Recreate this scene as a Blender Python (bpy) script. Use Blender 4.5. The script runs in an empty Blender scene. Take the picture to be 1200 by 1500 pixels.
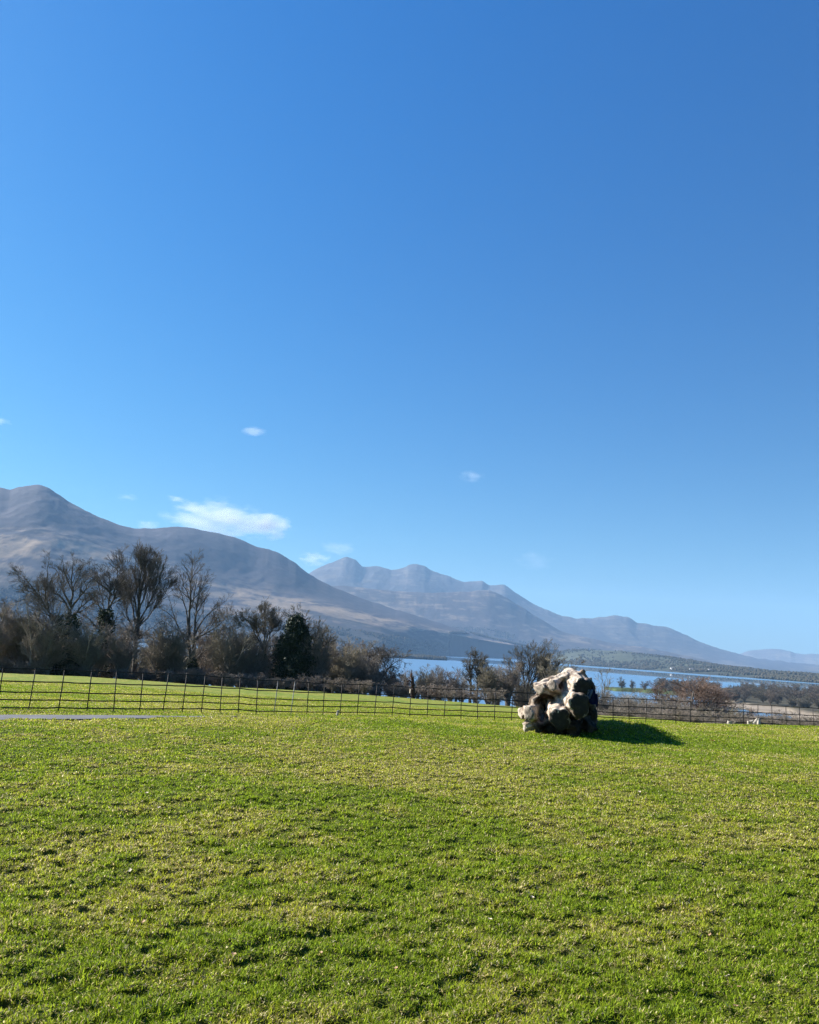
import bpy, math, random
import numpy as np
from mathutils import Vector, Matrix

RNG = np.random.default_rng(7)
random.seed(7)
sc = bpy.context.scene
COL = sc.collection

# ------------------------------------------------------------------ camera
EYE = np.array([0.0, 0.0, 1.6])
FPX = 1203.0                         # focal length in pixels of the 1200 wide photograph
PITCH, ROLL = math.radians(9.46), math.radians(3.0)
F = np.array([0, math.cos(PITCH), math.sin(PITCH)])
U0 = np.array([0, -math.sin(PITCH), math.cos(PITCH)])
R0 = np.array([1.0, 0, 0])
RC = math.cos(ROLL) * R0 + math.sin(ROLL) * U0
UC = -math.sin(ROLL) * R0 + math.cos(ROLL) * U0
cam_d = bpy.data.cameras.new("camera")
cam = bpy.data.objects.new("camera", cam_d)
COL.objects.link(cam)
cam.matrix_world = Matrix([[RC[i], UC[i], -F[i], EYE[i]] for i in range(3)] + [[0, 0, 0, 1]])
cam_d.sensor_fit = 'HORIZONTAL'
cam_d.sensor_width = 36
cam_d.lens = 36 * FPX / 1200
cam_d.clip_start = 0.1
cam_d.clip_end = 90000
sc.camera = cam
sc.render.resolution_x, sc.render.resolution_y = 819, 1024

# ------------------------------------------------------------------ sky, sun, exposure
SUN_AZ, SUN_EL = math.radians(-70), math.radians(32)     # azimuth from +Y towards +X
SDIR = np.array([math.sin(SUN_AZ) * math.cos(SUN_EL), math.cos(SUN_AZ) * math.cos(SUN_EL), math.sin(SUN_EL)])
w = bpy.data.worlds.new("World")
sc.world = w
w.use_nodes = True
nt = w.node_tree
nt.nodes.clear()
sky = nt.nodes.new('ShaderNodeTexSky')
sky.sky_type = 'NISHITA'
sky.sun_disc = False
sky.sun_elevation = SUN_EL
sky.sun_rotation = SUN_AZ
sky.altitude = 50
sky.air_density = 1.0
sky.dust_density = 0.4
sky.ozone_density = 2.5
bg = nt.nodes.new('ShaderNodeBackground')
bg.inputs['Strength'].default_value = 0.050
wo = nt.nodes.new('ShaderNodeOutputWorld')
hs = nt.nodes.new('ShaderNodeHueSaturation')
hs.inputs['Saturation'].default_value = 1.42
nt.links.new(sky.outputs[0], hs.inputs['Color'])
sep = nt.nodes.new('ShaderNodeSeparateColor'); comb = nt.nodes.new('ShaderNodeCombineColor')
nt.links.new(hs.outputs[0], sep.inputs[0])
for i, (g, k) in enumerate(((.84, .50), (.80, .815), (.56, .93))):     # response of the phone's sensor to the blue sky, per channel
    p_ = nt.nodes.new('ShaderNodeMath'); p_.operation = 'POWER'; p_.inputs[1].default_value = g
    q_ = nt.nodes.new('ShaderNodeMath'); q_.operation = 'MULTIPLY'; q_.inputs[1].default_value = k * (.12 ** g) / .12
    nt.links.new(sep.outputs[i], p_.inputs[0]); nt.links.new(p_.outputs[0], q_.inputs[0]); nt.links.new(q_.outputs[0], comb.inputs[i])
# the clear sky brightens towards the sun
tcw = nt.nodes.new('ShaderNodeTexCoord'); dotn = nt.nodes.new('ShaderNodeVectorMath'); dotn.operation = 'DOT_PRODUCT'
dotn.inputs[1].default_value = tuple(SDIR); nt.links.new(tcw.outputs['Generated'], dotn.inputs[0])
mad = nt.nodes.new('ShaderNodeMath'); mad.operation = 'MULTIPLY_ADD'; mad.inputs[1].default_value = .40; mad.inputs[2].default_value = .79
nt.links.new(dotn.outputs['Value'], mad.inputs[0])
scl = nt.nodes.new('ShaderNodeVectorMath'); scl.operation = 'SCALE'
nt.links.new(comb.outputs[0], scl.inputs[0]); nt.links.new(mad.outputs[0], scl.inputs['Scale'])
nt.links.new(scl.outputs[0], bg.inputs['Color'])
nt.links.new(bg.outputs[0], wo.inputs['Surface'])

sun_d = bpy.data.lights.new("sun", 'SUN')
sun_d.energy = 5.0
sun_d.angle = math.radians(0.5)
sun_d.color = (1.0, 0.95, 0.87)
sun = bpy.data.objects.new("sun", sun_d)
COL.objects.link(sun)
sun.rotation_euler = Vector(SDIR).to_track_quat('Z', 'Y').to_euler()

sc.view_settings.view_transform = 'Standard'
sc.view_settings.look = 'None'
sc.view_settings.exposure = 1.3
sc.view_settings.gamma = 1.0
try:
    sc.cycles.use_denoising = True
    sc.cycles.denoising_input_passes = 'RGB_ALBEDO_NORMAL'
    sc.cycles.denoising_prefilter = 'NONE'
    sc.cycles.volume_bounces = 1
    sc.cycles.max_bounces = 6
    sc.cycles.transparent_max_bounces = 8
except Exception:
    pass

# ------------------------------------------------------------------ helpers: rays, noise, meshes
def ray(px, py):
    return F * FPX + RC * (px - 600.0) + UC * (750.0 - py)

def at(px, py, r):
    d = ray(px, py)
    return EYE + d * (r / math.hypot(d[0], d[1]))

def az_of(px, py=1000):
    d = ray(px, py)
    return math.atan2(d[0], d[1])

def zat(px, py, r):
    return at(px, py, r)[2]

def hsh(ix, iy, seed):
    h = (ix.astype(np.int64) * 374761393 + iy.astype(np.int64) * 668265263 + seed * 2147483647) & 0xFFFFFFFF
    h = ((h ^ (h >> 13)) * 1274126177) & 0xFFFFFFFF
    h = h ^ (h >> 16)
    return (h & 0xFFFFFF) / float(0xFFFFFF)

def vnoise(x, y, seed=0):
    x = np.asarray(x, float); y = np.asarray(y, float)
    ix, iy = np.floor(x), np.floor(y)
    fx, fy = x - ix, y - iy
    fx = fx * fx * (3 - 2 * fx); fy = fy * fy * (3 - 2 * fy)
    a, b = hsh(ix, iy, seed), hsh(ix + 1, iy, seed)
    c, d = hsh(ix, iy + 1, seed), hsh(ix + 1, iy + 1, seed)
    return (a * (1 - fx) + b * fx) * (1 - fy) + (c * (1 - fx) + d * fx) * fy

def fbm(x, y, seed=0, oct=4, gain=0.5):
    x = np.asarray(x, float); y = np.asarray(y, float)
    s, a, t = 0, 1.0, 0
    for o in range(oct):
        s = s + a * vnoise(x, y, seed + o * 17)
        t += a
        a *= gain
        x, y = x * 2.03 + 3.1, y * 2.03 - 1.7
    return s / t                      # 0..1

def smooth(a, b, x):
    t = np.clip((x - a) / (b - a), 0, 1)
    return t * t * (3 - 2 * t)

def mesh_np(name, verts, quads=None, tris=None, shade=False, color=None):
    verts = np.asarray(verts, np.float32)
    me = bpy.data.meshes.new(name)
    me.vertices.add(len(verts))
    me.vertices.foreach_set('co', verts.ravel())
    q = np.zeros((0, 4), np.int32) if quads is None else np.asarray(quads, np.int32)
    t = np.zeros((0, 3), np.int32) if tris is None else np.asarray(tris, np.int32)
    nl = q.size + t.size
    me.loops.add(nl)
    me.loops.foreach_set('vertex_index', np.concatenate([q.ravel(), t.ravel()]))
    me.polygons.add(len(q) + len(t))
    st = np.concatenate([np.arange(len(q)) * 4, q.size + np.arange(len(t)) * 3]).astype(np.int32)
    me.polygons.foreach_set('loop_start', st)
    if shade:
        me.polygons.foreach_set('use_smooth', np.ones(len(q) + len(t), bool))
    me.update(calc_edges=True)
    if color is not None:
        ca = me.color_attributes.new('tint', 'FLOAT_COLOR', 'POINT')
        c = np.ones((len(verts), 4), np.float32)
        c[:, :3] = color
        ca.data.foreach_set('color', c.ravel())
    return me

def link(name, me, mat=None, parent=None):
    o = bpy.data.objects.new(name, me)
    COL.objects.link(o)
    if mat is not None and me is not None and not me.materials:
        me.materials.append(mat)
    if parent is not None:
        o.parent = parent
    return o

def tag(o, label=None, cat=None, group=None, kind=None):
    if label: o['label'] = label
    if cat: o['category'] = cat
    if group: o['group'] = group
    if kind: o['kind'] = kind
    return o

def empty(name, loc, label, cat, group=None):
    o = bpy.data.objects.new(name, None)
    o.location = loc
    COL.objects.link(o)
    return tag(o, label, cat, group)

def grid_quads(nu, nv):
    i = np.arange(nu - 1)[:, None] * nv + np.arange(nv - 1)[None, :]
    i = i.ravel()
    return np.stack([i, i + nv, i + nv + 1, i + 1], 1)

def boxes_mesh(name, boxes, mats=None):
    """boxes: list of (centre, half sizes, 3x3 axes)"""
    V, Q = [], []
    for c, h, A in boxes:
        c, A = np.array(c, float), np.array(A, float)
        b = len(V)
        for sx, sy, sz in [(-1, -1, -1), (1, -1, -1), (1, 1, -1), (-1, 1, -1), (-1, -1, 1), (1, -1, 1), (1, 1, 1), (-1, 1, 1)]:
            V.append(c + A @ np.array([sx * h[0], sy * h[1], sz * h[2]]))
        Q += [[b, b + 3, b + 2, b + 1], [b + 4, b + 5, b + 6, b + 7], [b, b + 1, b + 5, b + 4], [b + 1, b + 2, b + 6, b + 5], [b + 2, b + 3, b + 7, b + 6], [b + 3, b, b + 4, b + 7]]
    return mesh_np(name, V, Q)

# ------------------------------------------------------------------ materials
def new_mat(name):
    m = bpy.data.materials.new(name)
    m.use_nodes = True
    n = m.node_tree.nodes
    return m, m.node_tree, n['Principled BSDF']

def N(t, kind, **kw):
    n = t.nodes.new(kind)
    for k, v in kw.items():
        if k in n.inputs: n.inputs[k].default_value = v
        else: setattr(n, k, v)
    return n

def noise_mat(name, cols, scale, rough=0.9, bump=0.3, bscale=None, detail=6, stretch=(1, 1, 1), bdist=0.02, coord='Object', spec=0.2):
    """colour ramp over noise, plus bump"""
    m, t, b = new_mat(name)
    tc = N(t, 'ShaderNodeTexCoord')
    mp = N(t, 'ShaderNodeMapping')
    mp.inputs['Scale'].default_value = stretch
    t.links.new(tc.outputs[coord], mp.inputs[0])
    no = N(t, 'ShaderNodeTexNoise', Scale=scale, Detail=detail, Roughness=0.6)
    t.links.new(mp.outputs[0], no.inputs['Vector'])
    cr = N(t, 'ShaderNodeValToRGB')
    e = cr.color_ramp.elements
    lo, hi = 0.3, 0.7
    for i, c in enumerate(cols):
        p = lo + (hi - lo) * i / max(1, len(cols) - 1)
        if i < 2:
            e[i].position = p; e[i].color = (*c, 1)
        else:
            x = e.new(p); x.color = (*c, 1)
    t.links.new(no.outputs[0], cr.inputs[0])
    t.links.new(cr.outputs[0], b.inputs['Base Color'])
    b.inputs['Roughness'].default_value = rough
    b.inputs['Specular IOR Level'].default_value = spec
    if bump:
        n2 = N(t, 'ShaderNodeTexNoise', Scale=bscale or scale * 3, Detail=8, Roughness=0.65)
        t.links.new(mp.outputs[0], n2.inputs['Vector'])
        bp = N(t, 'ShaderNodeBump', Strength=bump, Distance=bdist)
        t.links.new(n2.outputs[0], bp.inputs['Height'])
        t.links.new(bp.outputs[0], b.inputs['Normal'])
    return m

def tint_mat(name, rough=0.95, trans=0.0, noise=None, bump=None, spec=0.15):
    """vertex tint, optionally varied by a noise, optionally translucent"""
    m, t, b = new_mat(name)
    at_ = N(t, 'ShaderNodeAttribute', attribute_name='tint')
    src = at_.outputs['Color']
    tc = N(t, 'ShaderNodeTexCoord')
    if noise:
        sc_, lo, hi = noise
        no = N(t, 'ShaderNodeTexNoise', Scale=sc_, Detail=8, Roughness=0.7)
        t.links.new(tc.outputs['Object'], no.inputs['Vector'])
        mr = N(t, 'ShaderNodeMapRange')
        mr.inputs['From Min'].default_value = 0.3; mr.inputs['From Max'].default_value = 0.7
        mr.inputs['To Min'].default_value = lo; mr.inputs['To Max'].default_value = hi
        t.links.new(no.outputs[0], mr.inputs[0])
        mx = N(t, 'ShaderNodeVectorMath', operation='SCALE')
        t.links.new(src, mx.inputs[0]); t.links.new(mr.outputs[0], mx.inputs['Scale'])
        src = mx.outputs[0]
    t.links.new(src, b.inputs['Base Color'])
    b.inputs['Roughness'].default_value = rough
    b.inputs['Specular IOR Level'].default_value = spec
    if bump:
        bs, st, di = bump
        n2 = N(t, 'ShaderNodeTexNoise', Scale=bs, Detail=10, Roughness=0.7)
        t.links.new(tc.outputs['Object'], n2.inputs['Vector'])
        bp = N(t, 'ShaderNodeBump', Strength=st, Distance=di)
        t.links.new(n2.outputs[0], bp.inputs['Height'])
        t.links.new(bp.outputs[0], b.inputs['Normal'])
    if trans:
        tr = N(t, 'ShaderNodeBsdfTranslucent')
        t.links.new(src, tr.inputs['Color'])
        ms = N(t, 'ShaderNodeMixShader'); ms.inputs[0].default_value = trans
        t.links.new(b.outputs[0], ms.inputs[1]); t.links.new(tr.outputs[0], ms.inputs[2])
        t.links.new(ms.outputs[0], t.nodes['Material Output'].inputs['Surface'])
    return m

M = {}
M['bark_grey'] = noise_mat('bark_grey', [(.045, .040, .032), (.10, .088, .072), (.17, .155, .13)], 3.0, bump=0.6, bdist=0.05)
M['bark_brown'] = noise_mat('bark_brown', [(.05, .038, .028), (.105, .080, .058), (.15, .12, .09)], 3.0, bump=0.5, bdist=0.05)
M['twig_grey'] = noise_mat('twig_grey', [(.075, .066, .056), (.17, .15, .128)], .8, bump=0)
M['twig_brown'] = noise_mat('twig_brown', [(.085, .068, .054), (.19, .155, .125)], .8, bump=0)
M['twig_green'] = noise_mat('twig_green', [(.080, .073, .055), (.18, .162, .125)], .8, bump=0)
M['twig_red'] = noise_mat('twig_red', [(.12, .082, .064), (.23, .165, .13)], .8, bump=0)
M['thicket_brown'] = noise_mat('thicket_brown', [(.15, .124, .10), (.33, .28, .23)], .8, bump=0)
M['thicket_grey'] = noise_mat('thicket_grey', [(.15, .132, .108), (.33, .29, .245)], .8, bump=0)
M['thicket_green'] = noise_mat('thicket_green', [(.15, .135, .098), (.33, .29, .21)], .8, bump=0)
M['bark_pale'] = noise_mat('bark_pale', [(.12, .105, .085), (.24, .21, .175), (.36, .32, .27)], 1.5, bump=.4, bdist=.05)
M['ivy'] = noise_mat('ivy', [(.012, .022, .010), (.03, .05, .018), (.05, .075, .03)], 1.5, bump=0, rough=.6)
M['evergreen'] = noise_mat('evergreen', [(.010, .020, .010), (.022, .038, .016), (.04, .06, .028)], 1.2, bump=0, rough=.6)
M['iron'] = noise_mat('iron', [(.010, .010, .011), (.022, .021, .021)], 8, rough=.6, bump=.2, bdist=.002)
M['iron_worn'] = noise_mat('iron_worn', [(.03, .027, .025), (.11, .095, .085)], 6, rough=.7, bump=.3, bdist=.002)
M['iron_pale'] = noise_mat('iron_pale', [(.10, .10, .10), (.50, .49, .47)], 4, rough=.7, bump=.3, bdist=.002)
M['path'] = noise_mat('path', [(.085, .085, .09), (.125, .125, .13), (.16, .16, .165)], 1.5, bump=.5, bscale=60, bdist=.01, coord='Object')
M['white_paint'] = noise_mat('white_paint', [(.7, .7, .68), (.82, .82, .8)], .2, bump=0)
M['slate'] = noise_mat('slate', [(.10, .10, .11), (.18, .18, .20)], .4, bump=0)
M['dark_window'] = noise_mat('dark_window', [(.02, .02, .025), (.03, .03, .035)], .4, bump=0, rough=.2)
M['cloth_navy'] = noise_mat('cloth_navy', [(.008, .012, .045), (.018, .025, .085)], 6, bump=.5, bscale=12, bdist=.02, rough=.8)
M['cloth_grey'] = noise_mat('cloth_grey', [(.10, .12, .16), (.16, .18, .22)], 6, bump=.5, bscale=12, bdist=.02, rough=.8)
M['dead_leaf'] = noise_mat('dead_leaf', [(.30, .17, .08), (.55, .38, .22)], 20, bump=.2, rough=.6)
M['pale_leaf'] = noise_mat('pale_leaf', [(.40, .33, .23), (.60, .52, .40)], 20, bump=.2, rough=.6)
M['orange_peel'] = noise_mat('orange_peel', [(.75, .25, .08), (.85, .6, .45)], 15, bump=.2, rough=.5)

# ------------------------------------------------------------------ land surfaces
def pchip(xk, yk, x):
    """xk,yk: (C,K) controls per column; x: (C,R). monotone cubic"""
    h = np.diff(xk, axis=1); h[h < 1e-6] = 1e-6
    dl = np.diff(yk, axis=1) / h
    m = np.zeros_like(yk)
    w1 = 2 * h[:, 1:] + h[:, :-1]; w2 = h[:, 1:] + 2 * h[:, :-1]
    same = dl[:, :-1] * dl[:, 1:] > 0
    with np.errstate(divide='ignore', invalid='ignore'):
        mm = (w1 + w2) / (w1 / dl[:, :-1] + w2 / dl[:, 1:])
    m[:, 1:-1] = np.where(same, np.nan_to_num(mm), 0)
    m[:, 0] = dl[:, 0]; m[:, -1] = dl[:, -1]
    out = np.zeros_like(x)
    for c in range(xk.shape[0]):
        j = np.clip(np.searchsorted(xk[c], x[c], side='right') - 1, 0, xk.shape[1] - 2)
        hh = h[c][j]; t = np.clip((x[c] - xk[c][j]) / hh, 0, 1)
        out[c] = ((1 + 2 * t) * (1 - t) ** 2 * yk[c][j] + t * (1 - t) ** 2 * hh * m[c][j]
                  + t * t * (3 - 2 * t) * yk[c][j + 1] + t * t * (t - 1) * hh * m[c][j + 1])
    return out

class Land:
    """cols: (px, [(r, z) or (r, 'y', py)])  all with the same number of controls"""
    def __init__(self, cols, naz, nr, rmin, rmax):
        az = np.array([az_of(c[0]) for c in cols])
        rk = np.array([[p[0] for p in c[1]] for c in cols], float)
        zk = np.array([[p[1] if len(p) == 2 else zat(c[0], p[2], p[0]) for p in c[1]] for c in cols], float)
        self.a = np.linspace(az[0], az[-1], naz)
        self.lr = np.linspace(math.log(rmin), math.log(rmax), nr)
        RK = np.stack([np.interp(self.a, az, rk[:, k]) for k in range(rk.shape[1])], 1)
        ZK = np.stack([np.interp(self.a, az, zk[:, k]) for k in range(rk.shape[1])], 1)
        self.RK, self.ZK = RK, ZK
        R = np.repeat(np.exp(self.lr)[None, :], naz, 0)
        self.T = pchip(RK, ZK, R)
        k = max(1, naz // 160)               # smooth a little across the columns
        ker = np.ones(2 * k + 1) / (2 * k + 1)
        P = np.pad(self.T, ((k, k), (0, 0)), mode='edge')
        self.T = np.stack([np.convolve(P[:, j], ker, 'valid') for j in range(nr)], 1)
    def z(self, x, y):
        a = np.arctan2(x, y); r = np.log(np.maximum(np.hypot(x, y), 1e-3))
        u = np.clip((a - self.a[0]) / (self.a[1] - self.a[0]), 0, len(self.a) - 1.001)
        v = np.clip((r - self.lr[0]) / (self.lr[1] - self.lr[0]), 0, len(self.lr) - 1.001)
        iu, iv = u.astype(int), v.astype(int); fu, fv = u - iu, v - iv
        T = self.T
        return (T[iu, iv] * (1 - fu) * (1 - fv) + T[iu + 1, iv] * fu * (1 - fv) + T[iu, iv + 1] * (1 - fu) * fv + T[iu + 1, iv + 1] * fu * fv)

Y = 'y'
tail = [(150, -9.5), (250, -21), (400, -34), (520, -38.5), (700, -42)]
tailr = [(120, -11), (220, -22), (400, -33), (560, -38), (700, -42)]
pre = [(0.2, 0.0), (7, 0.0), (13, -0.10)]
GC = [
    (-900, pre + [(19, -.5), (22, -.62), (26, -.8), (40, -1.3), (60, -1.9), (85, -2.8)] + tail),
    (-150, pre + [(19, -.5), (22, -.62), (25, -.76), (40, -1.3), (60, -1.9), (85, -2.7)] + tail),
    (0, pre + [(19.2, Y, 1056.5), (22.3, Y, 1048), (25, Y, 1039), (40, Y, 1013), (60, Y, 997), (85, Y, 986)] + tail),
    (120, pre + [(19.6, Y, 1055), (22.3, Y, 1049), (25.6, Y, 1041), (40, Y, 1018), (60, Y, 1003), (88, Y, 991)] + tail),
    (230, pre + [(20, Y, 1053), (22.2, Y, 1050), (26.5, Y, 1043), (40, Y, 1024), (60, Y, 1010), (95, Y, 998.5)] + tail),
    (330, pre + [(20.5, Y, 1051.5), (23, Y, 1052.5), (28, Y, 1045.5), (42, Y, 1031), (60, Y, 1018), (98, Y, 1006)] + tail),
    (470, pre + [(21.5, Y, 1052), (25, Y, 1053), (31.4, Y, 1047.5), (44, Y, 1036), (62, Y, 1025), (100, Y, 1013.5)] + tail),
    (600, pre + [(21.5, Y, 1058), (27, Y, 1056), (33.4, Y, 1051), (46, Y, 1042), (64, Y, 1033), (104, Y, 1023)] + tail),
    (740, pre + [(21.5, -.36), (27, Y, 1061), (35.5, Y, 1056), (48, Y, 1050), (66, Y, 1042), (108, Y, 1034)] + tail),
    (860, pre + [(21.5, -.36), (27.5, Y, 1062), (37, Y, 1059.5), (46, Y, 1055), (60, Y, 1050.5), (80, Y, 1048)] + tailr),
    (950, pre + [(21.5, -.36), (29, Y, 1063.5), (38.7, Y, 1062), (46, Y, 1058), (56, Y, 1054), (76, Y, 1053)] + tailr),
    (1060, pre + [(21.5, -.36), (33, Y, 1062.5), (41.5, Y, 1065), (48, Y, 1064), (60, Y, 1063.5), (76, Y, 1067)] + tailr),
    (1200, pre + [(21.5, -.34), (35, Y, 1066), (45, Y, 1070), (52, Y, 1071), (62, Y, 1072), (80, Y, 1076)] + tailr),
    (1400, pre + [(21.5, -.34), (36, -.8), (46, -1.6), (54, -2.2), (64, -3.2), (84, -5.5)] + tailr),
    (2400, pre + [(21.5, -.34), (36, -.8), (46, -1.6), (54, -2.2), (64, -3.2), (84, -5.5)] + tailr),
]
ground = Land(GC, 800, 700, 0.25, 700)
MOUND = at(905, 1066, 23.0)

def lumps(x, y):
    r = np.hypot(x, y)
    a = (fbm(x * 0.45, y * 0.45, 5, 3) - .5) * 0.10 * smooth(2, 9, r) * (1 - smooth(40, 90, r) * .2)
    b = (fbm(x * 3.0, y * 3.0, 9, 3) - .5) * 0.04 + (smooth(.40, .64, fbm(x * 10.5, y * 10.5, 10, 2)) - .5) * .025 * (1 - smooth(16, 45, np.hypot(x, y)))
    h = smooth(.74, .84, fbm(x * 7.3 + 40, y * 7.3, 21, 3)) * -.02          # divots and hoof marks
    return (a + b + h) * (1 - smooth(60, 200, r))

def gz(x, y):
    x = np.asarray(x, float); y = np.asarray(y, float)
    z = ground.z(x, y) + lumps(x, y)
    dx, dy = x - MOUND[0], y - MOUND[1]
    u, v = dx / 1.35, dy / 1.0
    z = z + 0.34 * np.exp(-(u * u + v * v) ** 2) * (0.85 + 0.5 * (fbm(x * 2.2, y * 2.2, 3, 3)))
    return z

def g1(x, y):
    return float(gz(np.array([x]), np.array([y]))[0])

def onpx(px, r):
    """ground point below a pixel column at horizontal distance r"""
    p = at(px, 1020, r)
    return np.array([p[0], p[1], g1(p[0], p[1])])

# road: centre line and half width
ROADPX = [(-700, 23), (-300, 21.6), (-150, 21.2), (0, 20.95), (120, 21.1), (230, 21.4), (330, 22.2), (430, 24.0), (560, 27.5)]
RAZ = np.array([az_of(p) for p, r in ROADPX]); RR = np.array([r for p, r in ROADPX])
def road_d(x, y):
    a = np.arctan2(x, y); r = np.hypot(x, y)
    d = np.abs(r - np.interp(a, RAZ, RR))
    return np.where((a < RAZ[0]) | (a > RAZ[-1]), 9, d)

# --- the ground sheet
def build_ground():
    fine = np.radians(np.arange(-38, 40, 0.17))
    a = np.concatenate([np.radians(np.arange(-180, -38, 3)), fine, np.radians(np.arange(42, 181, 3))])
    rr = np.exp(np.concatenate([np.linspace(math.log(.3), math.log(3), 20)[:-1], np.linspace(math.log(3), math.log(40), 620)[:-1], np.linspace(math.log(40), math.log(700), 160)]))
    A, R = np.meshgrid(a, rr, indexing='ij')
    X, Yy = np.sin(A) * R, np.cos(A) * R
    Z = gz(X.ravel(), Yy.ravel()).reshape(X.shape)
    rd = road_d(X, Yy)
    Z = np.where(rd < 1.9, Z - 0.03 * (1 - smooth(1.4, 1.9, rd)), Z)
    V = np.stack([X, Yy, Z], -1).reshape(-1, 3)
    x, y = V[:, 0], V[:, 1]
    r = np.hypot(x, y)
    p = fbm(x * .35, y * .35, 31, 4); q = fbm(x * 2.1, y * 2.1, 33, 4); s = fbm(x * 9, y * 9, 35, 3)
    green = np.array([.135, .185, .020]); yel = np.array([.215, .215, .034]); soil = np.array([.035, .032, .012])
    k = smooth(.35, .65, .5 * p + .5 * q)[:, None]
    c = green * (1 - k) + yel * k
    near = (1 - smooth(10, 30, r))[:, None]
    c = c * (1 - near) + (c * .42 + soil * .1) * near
    wood = smooth(90, 112, r)[:, None] * np.ones_like(c)
    c = c * (1 - wood) + np.array([.06, .048, .030]) * wood * (0.6 + .8 * s[:, None])
    lush = np.exp(-(((x - MOUND[0] + .6) / 5) ** 2 + ((y - MOUND[1] + 1.5) / 1.6) ** 2))[:, None]
    c = c * (1 - .7 * lush) + np.array([.045, .10, .014]) * .7 * lush
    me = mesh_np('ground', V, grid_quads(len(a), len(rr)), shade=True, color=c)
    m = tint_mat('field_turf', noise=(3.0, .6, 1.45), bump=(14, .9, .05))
    return link('ground', me, m)
tag(build_ground(), kind='structure')

def build_road():
    a = np.linspace(RAZ[0], RAZ[-1], 240)
    rc = np.interp(a, RAZ, RR)
    offs = np.linspace(-1.4, 1.4, 13)
    A = np.repeat(a[:, None], 13, 1)
    R = rc[:, None] + offs[None, :] + (fbm(A * 90, offs[None, :] * 0 + A * 3, 71, 3) - .5) * .25 * (np.abs(offs)[None, :] > 1.2)
    X, Yy = np.sin(A) * R, np.cos(A) * R
    Z = ground.z(X.ravel(), Yy.ravel()).reshape(X.shape) + .035 - 0.02 * (offs[None, :] / 1.4) ** 2
    V = np.stack([X, Yy, Z], -1).reshape(-1, 3)
    return link('path', mesh_np('path', V, grid_quads(240, 13), shade=True), M['path'])
tag(build_road(), kind='structure')

# --- lake
LAKE = -35.0
def build_lake():
    s = 30000
    V = [(-s, 250, LAKE), (s, 250, LAKE), (s, 2 * s, LAKE), (-s, 2 * s, LAKE)]
    me = mesh_np('lake_water', V, [[0, 1, 2, 3]])
    m, t, b = new_mat('lake_water')
    b.inputs['Base Color'].default_value = (.10, .20, .32, 1)
    b.inputs['IOR'].default_value = 1.5
    geo = N(t, 'ShaderNodeNewGeometry')
    sp = N(t, 'ShaderNodeSeparateXYZ')
    t.links.new(geo.outputs['Position'], sp.inputs[0])
    # distance along the axis across the lake's calm band
    pa, pb = at(700, 963, 3900)[:2], at(1200, 1000, 2150)[:2]
    d = (pb - pa) / np.linalg.norm(pb - pa); nrm = np.array([-d[1], d[0]]); off = float(nrm @ pa)
    mp = N(t, 'ShaderNodeMapping'); mp.inputs['Scale'].default_value = (.0006, .0022, .001)
    t.links.new(geo.outputs['Position'], mp.inputs[0])
    no = N(t, 'ShaderNodeTexNoise', Scale=1.0, Detail=6, Roughness=.6)
    t.links.new(mp.outputs[0], no.inputs['Vector'])
    dt = N(t, 'ShaderNodeVectorMath', operation='DOT_PRODUCT'); dt.inputs[1].default_value = (nrm[0], nrm[1], 0)
    t.links.new(geo.outputs['Position'], dt.inputs[0])
    a1 = N(t, 'ShaderNodeMath', operation='SUBTRACT'); a1.inputs[1].default_value = off
    t.links.new(dt.outputs['Value'], a1.inputs[0])
    a2 = N(t, 'ShaderNodeMath', operation='MULTIPLY_ADD'); a2.inputs[1].default_value = 260; a2.inputs[2].default_value = -130
    t.links.new(no.outputs[0], a2.inputs[0])
    a3 = N(t, 'ShaderNodeMath', operation='ADD'); t.links.new(a1.outputs[0], a3.inputs[0]); t.links.new(a2.outputs[0], a3.inputs[1])
    a4 = N(t, 'ShaderNodeMath', operation='ABSOLUTE'); t.links.new(a3.outputs[0], a4.inputs[0])
    mr = N(t, 'ShaderNodeMapRange', interpolation_type='SMOOTHSTEP')
    mr.inputs['From Min'].default_value = 200; mr.inputs['From Max'].default_value = 360
    mr.inputs['To Min'].default_value = 0.03; mr.inputs['To Max'].default_value = 0.28
    t.links.new(a4.outputs[0], mr.inputs[0])
    t.links.new(mr.outputs[0], b.inputs['Roughness'])
    return link('lake_water', me, m)
tag(build_lake(), kind='structure')

# --- mountains and far shores: skyline points of each ridge with its distance
def skyline(pts, pxs):
    return pchip(np.array([[float(p[0]) for p in pts]]), np.array([[float(p[1]) for p in pts]]), np.array([pxs]))[0]

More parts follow.
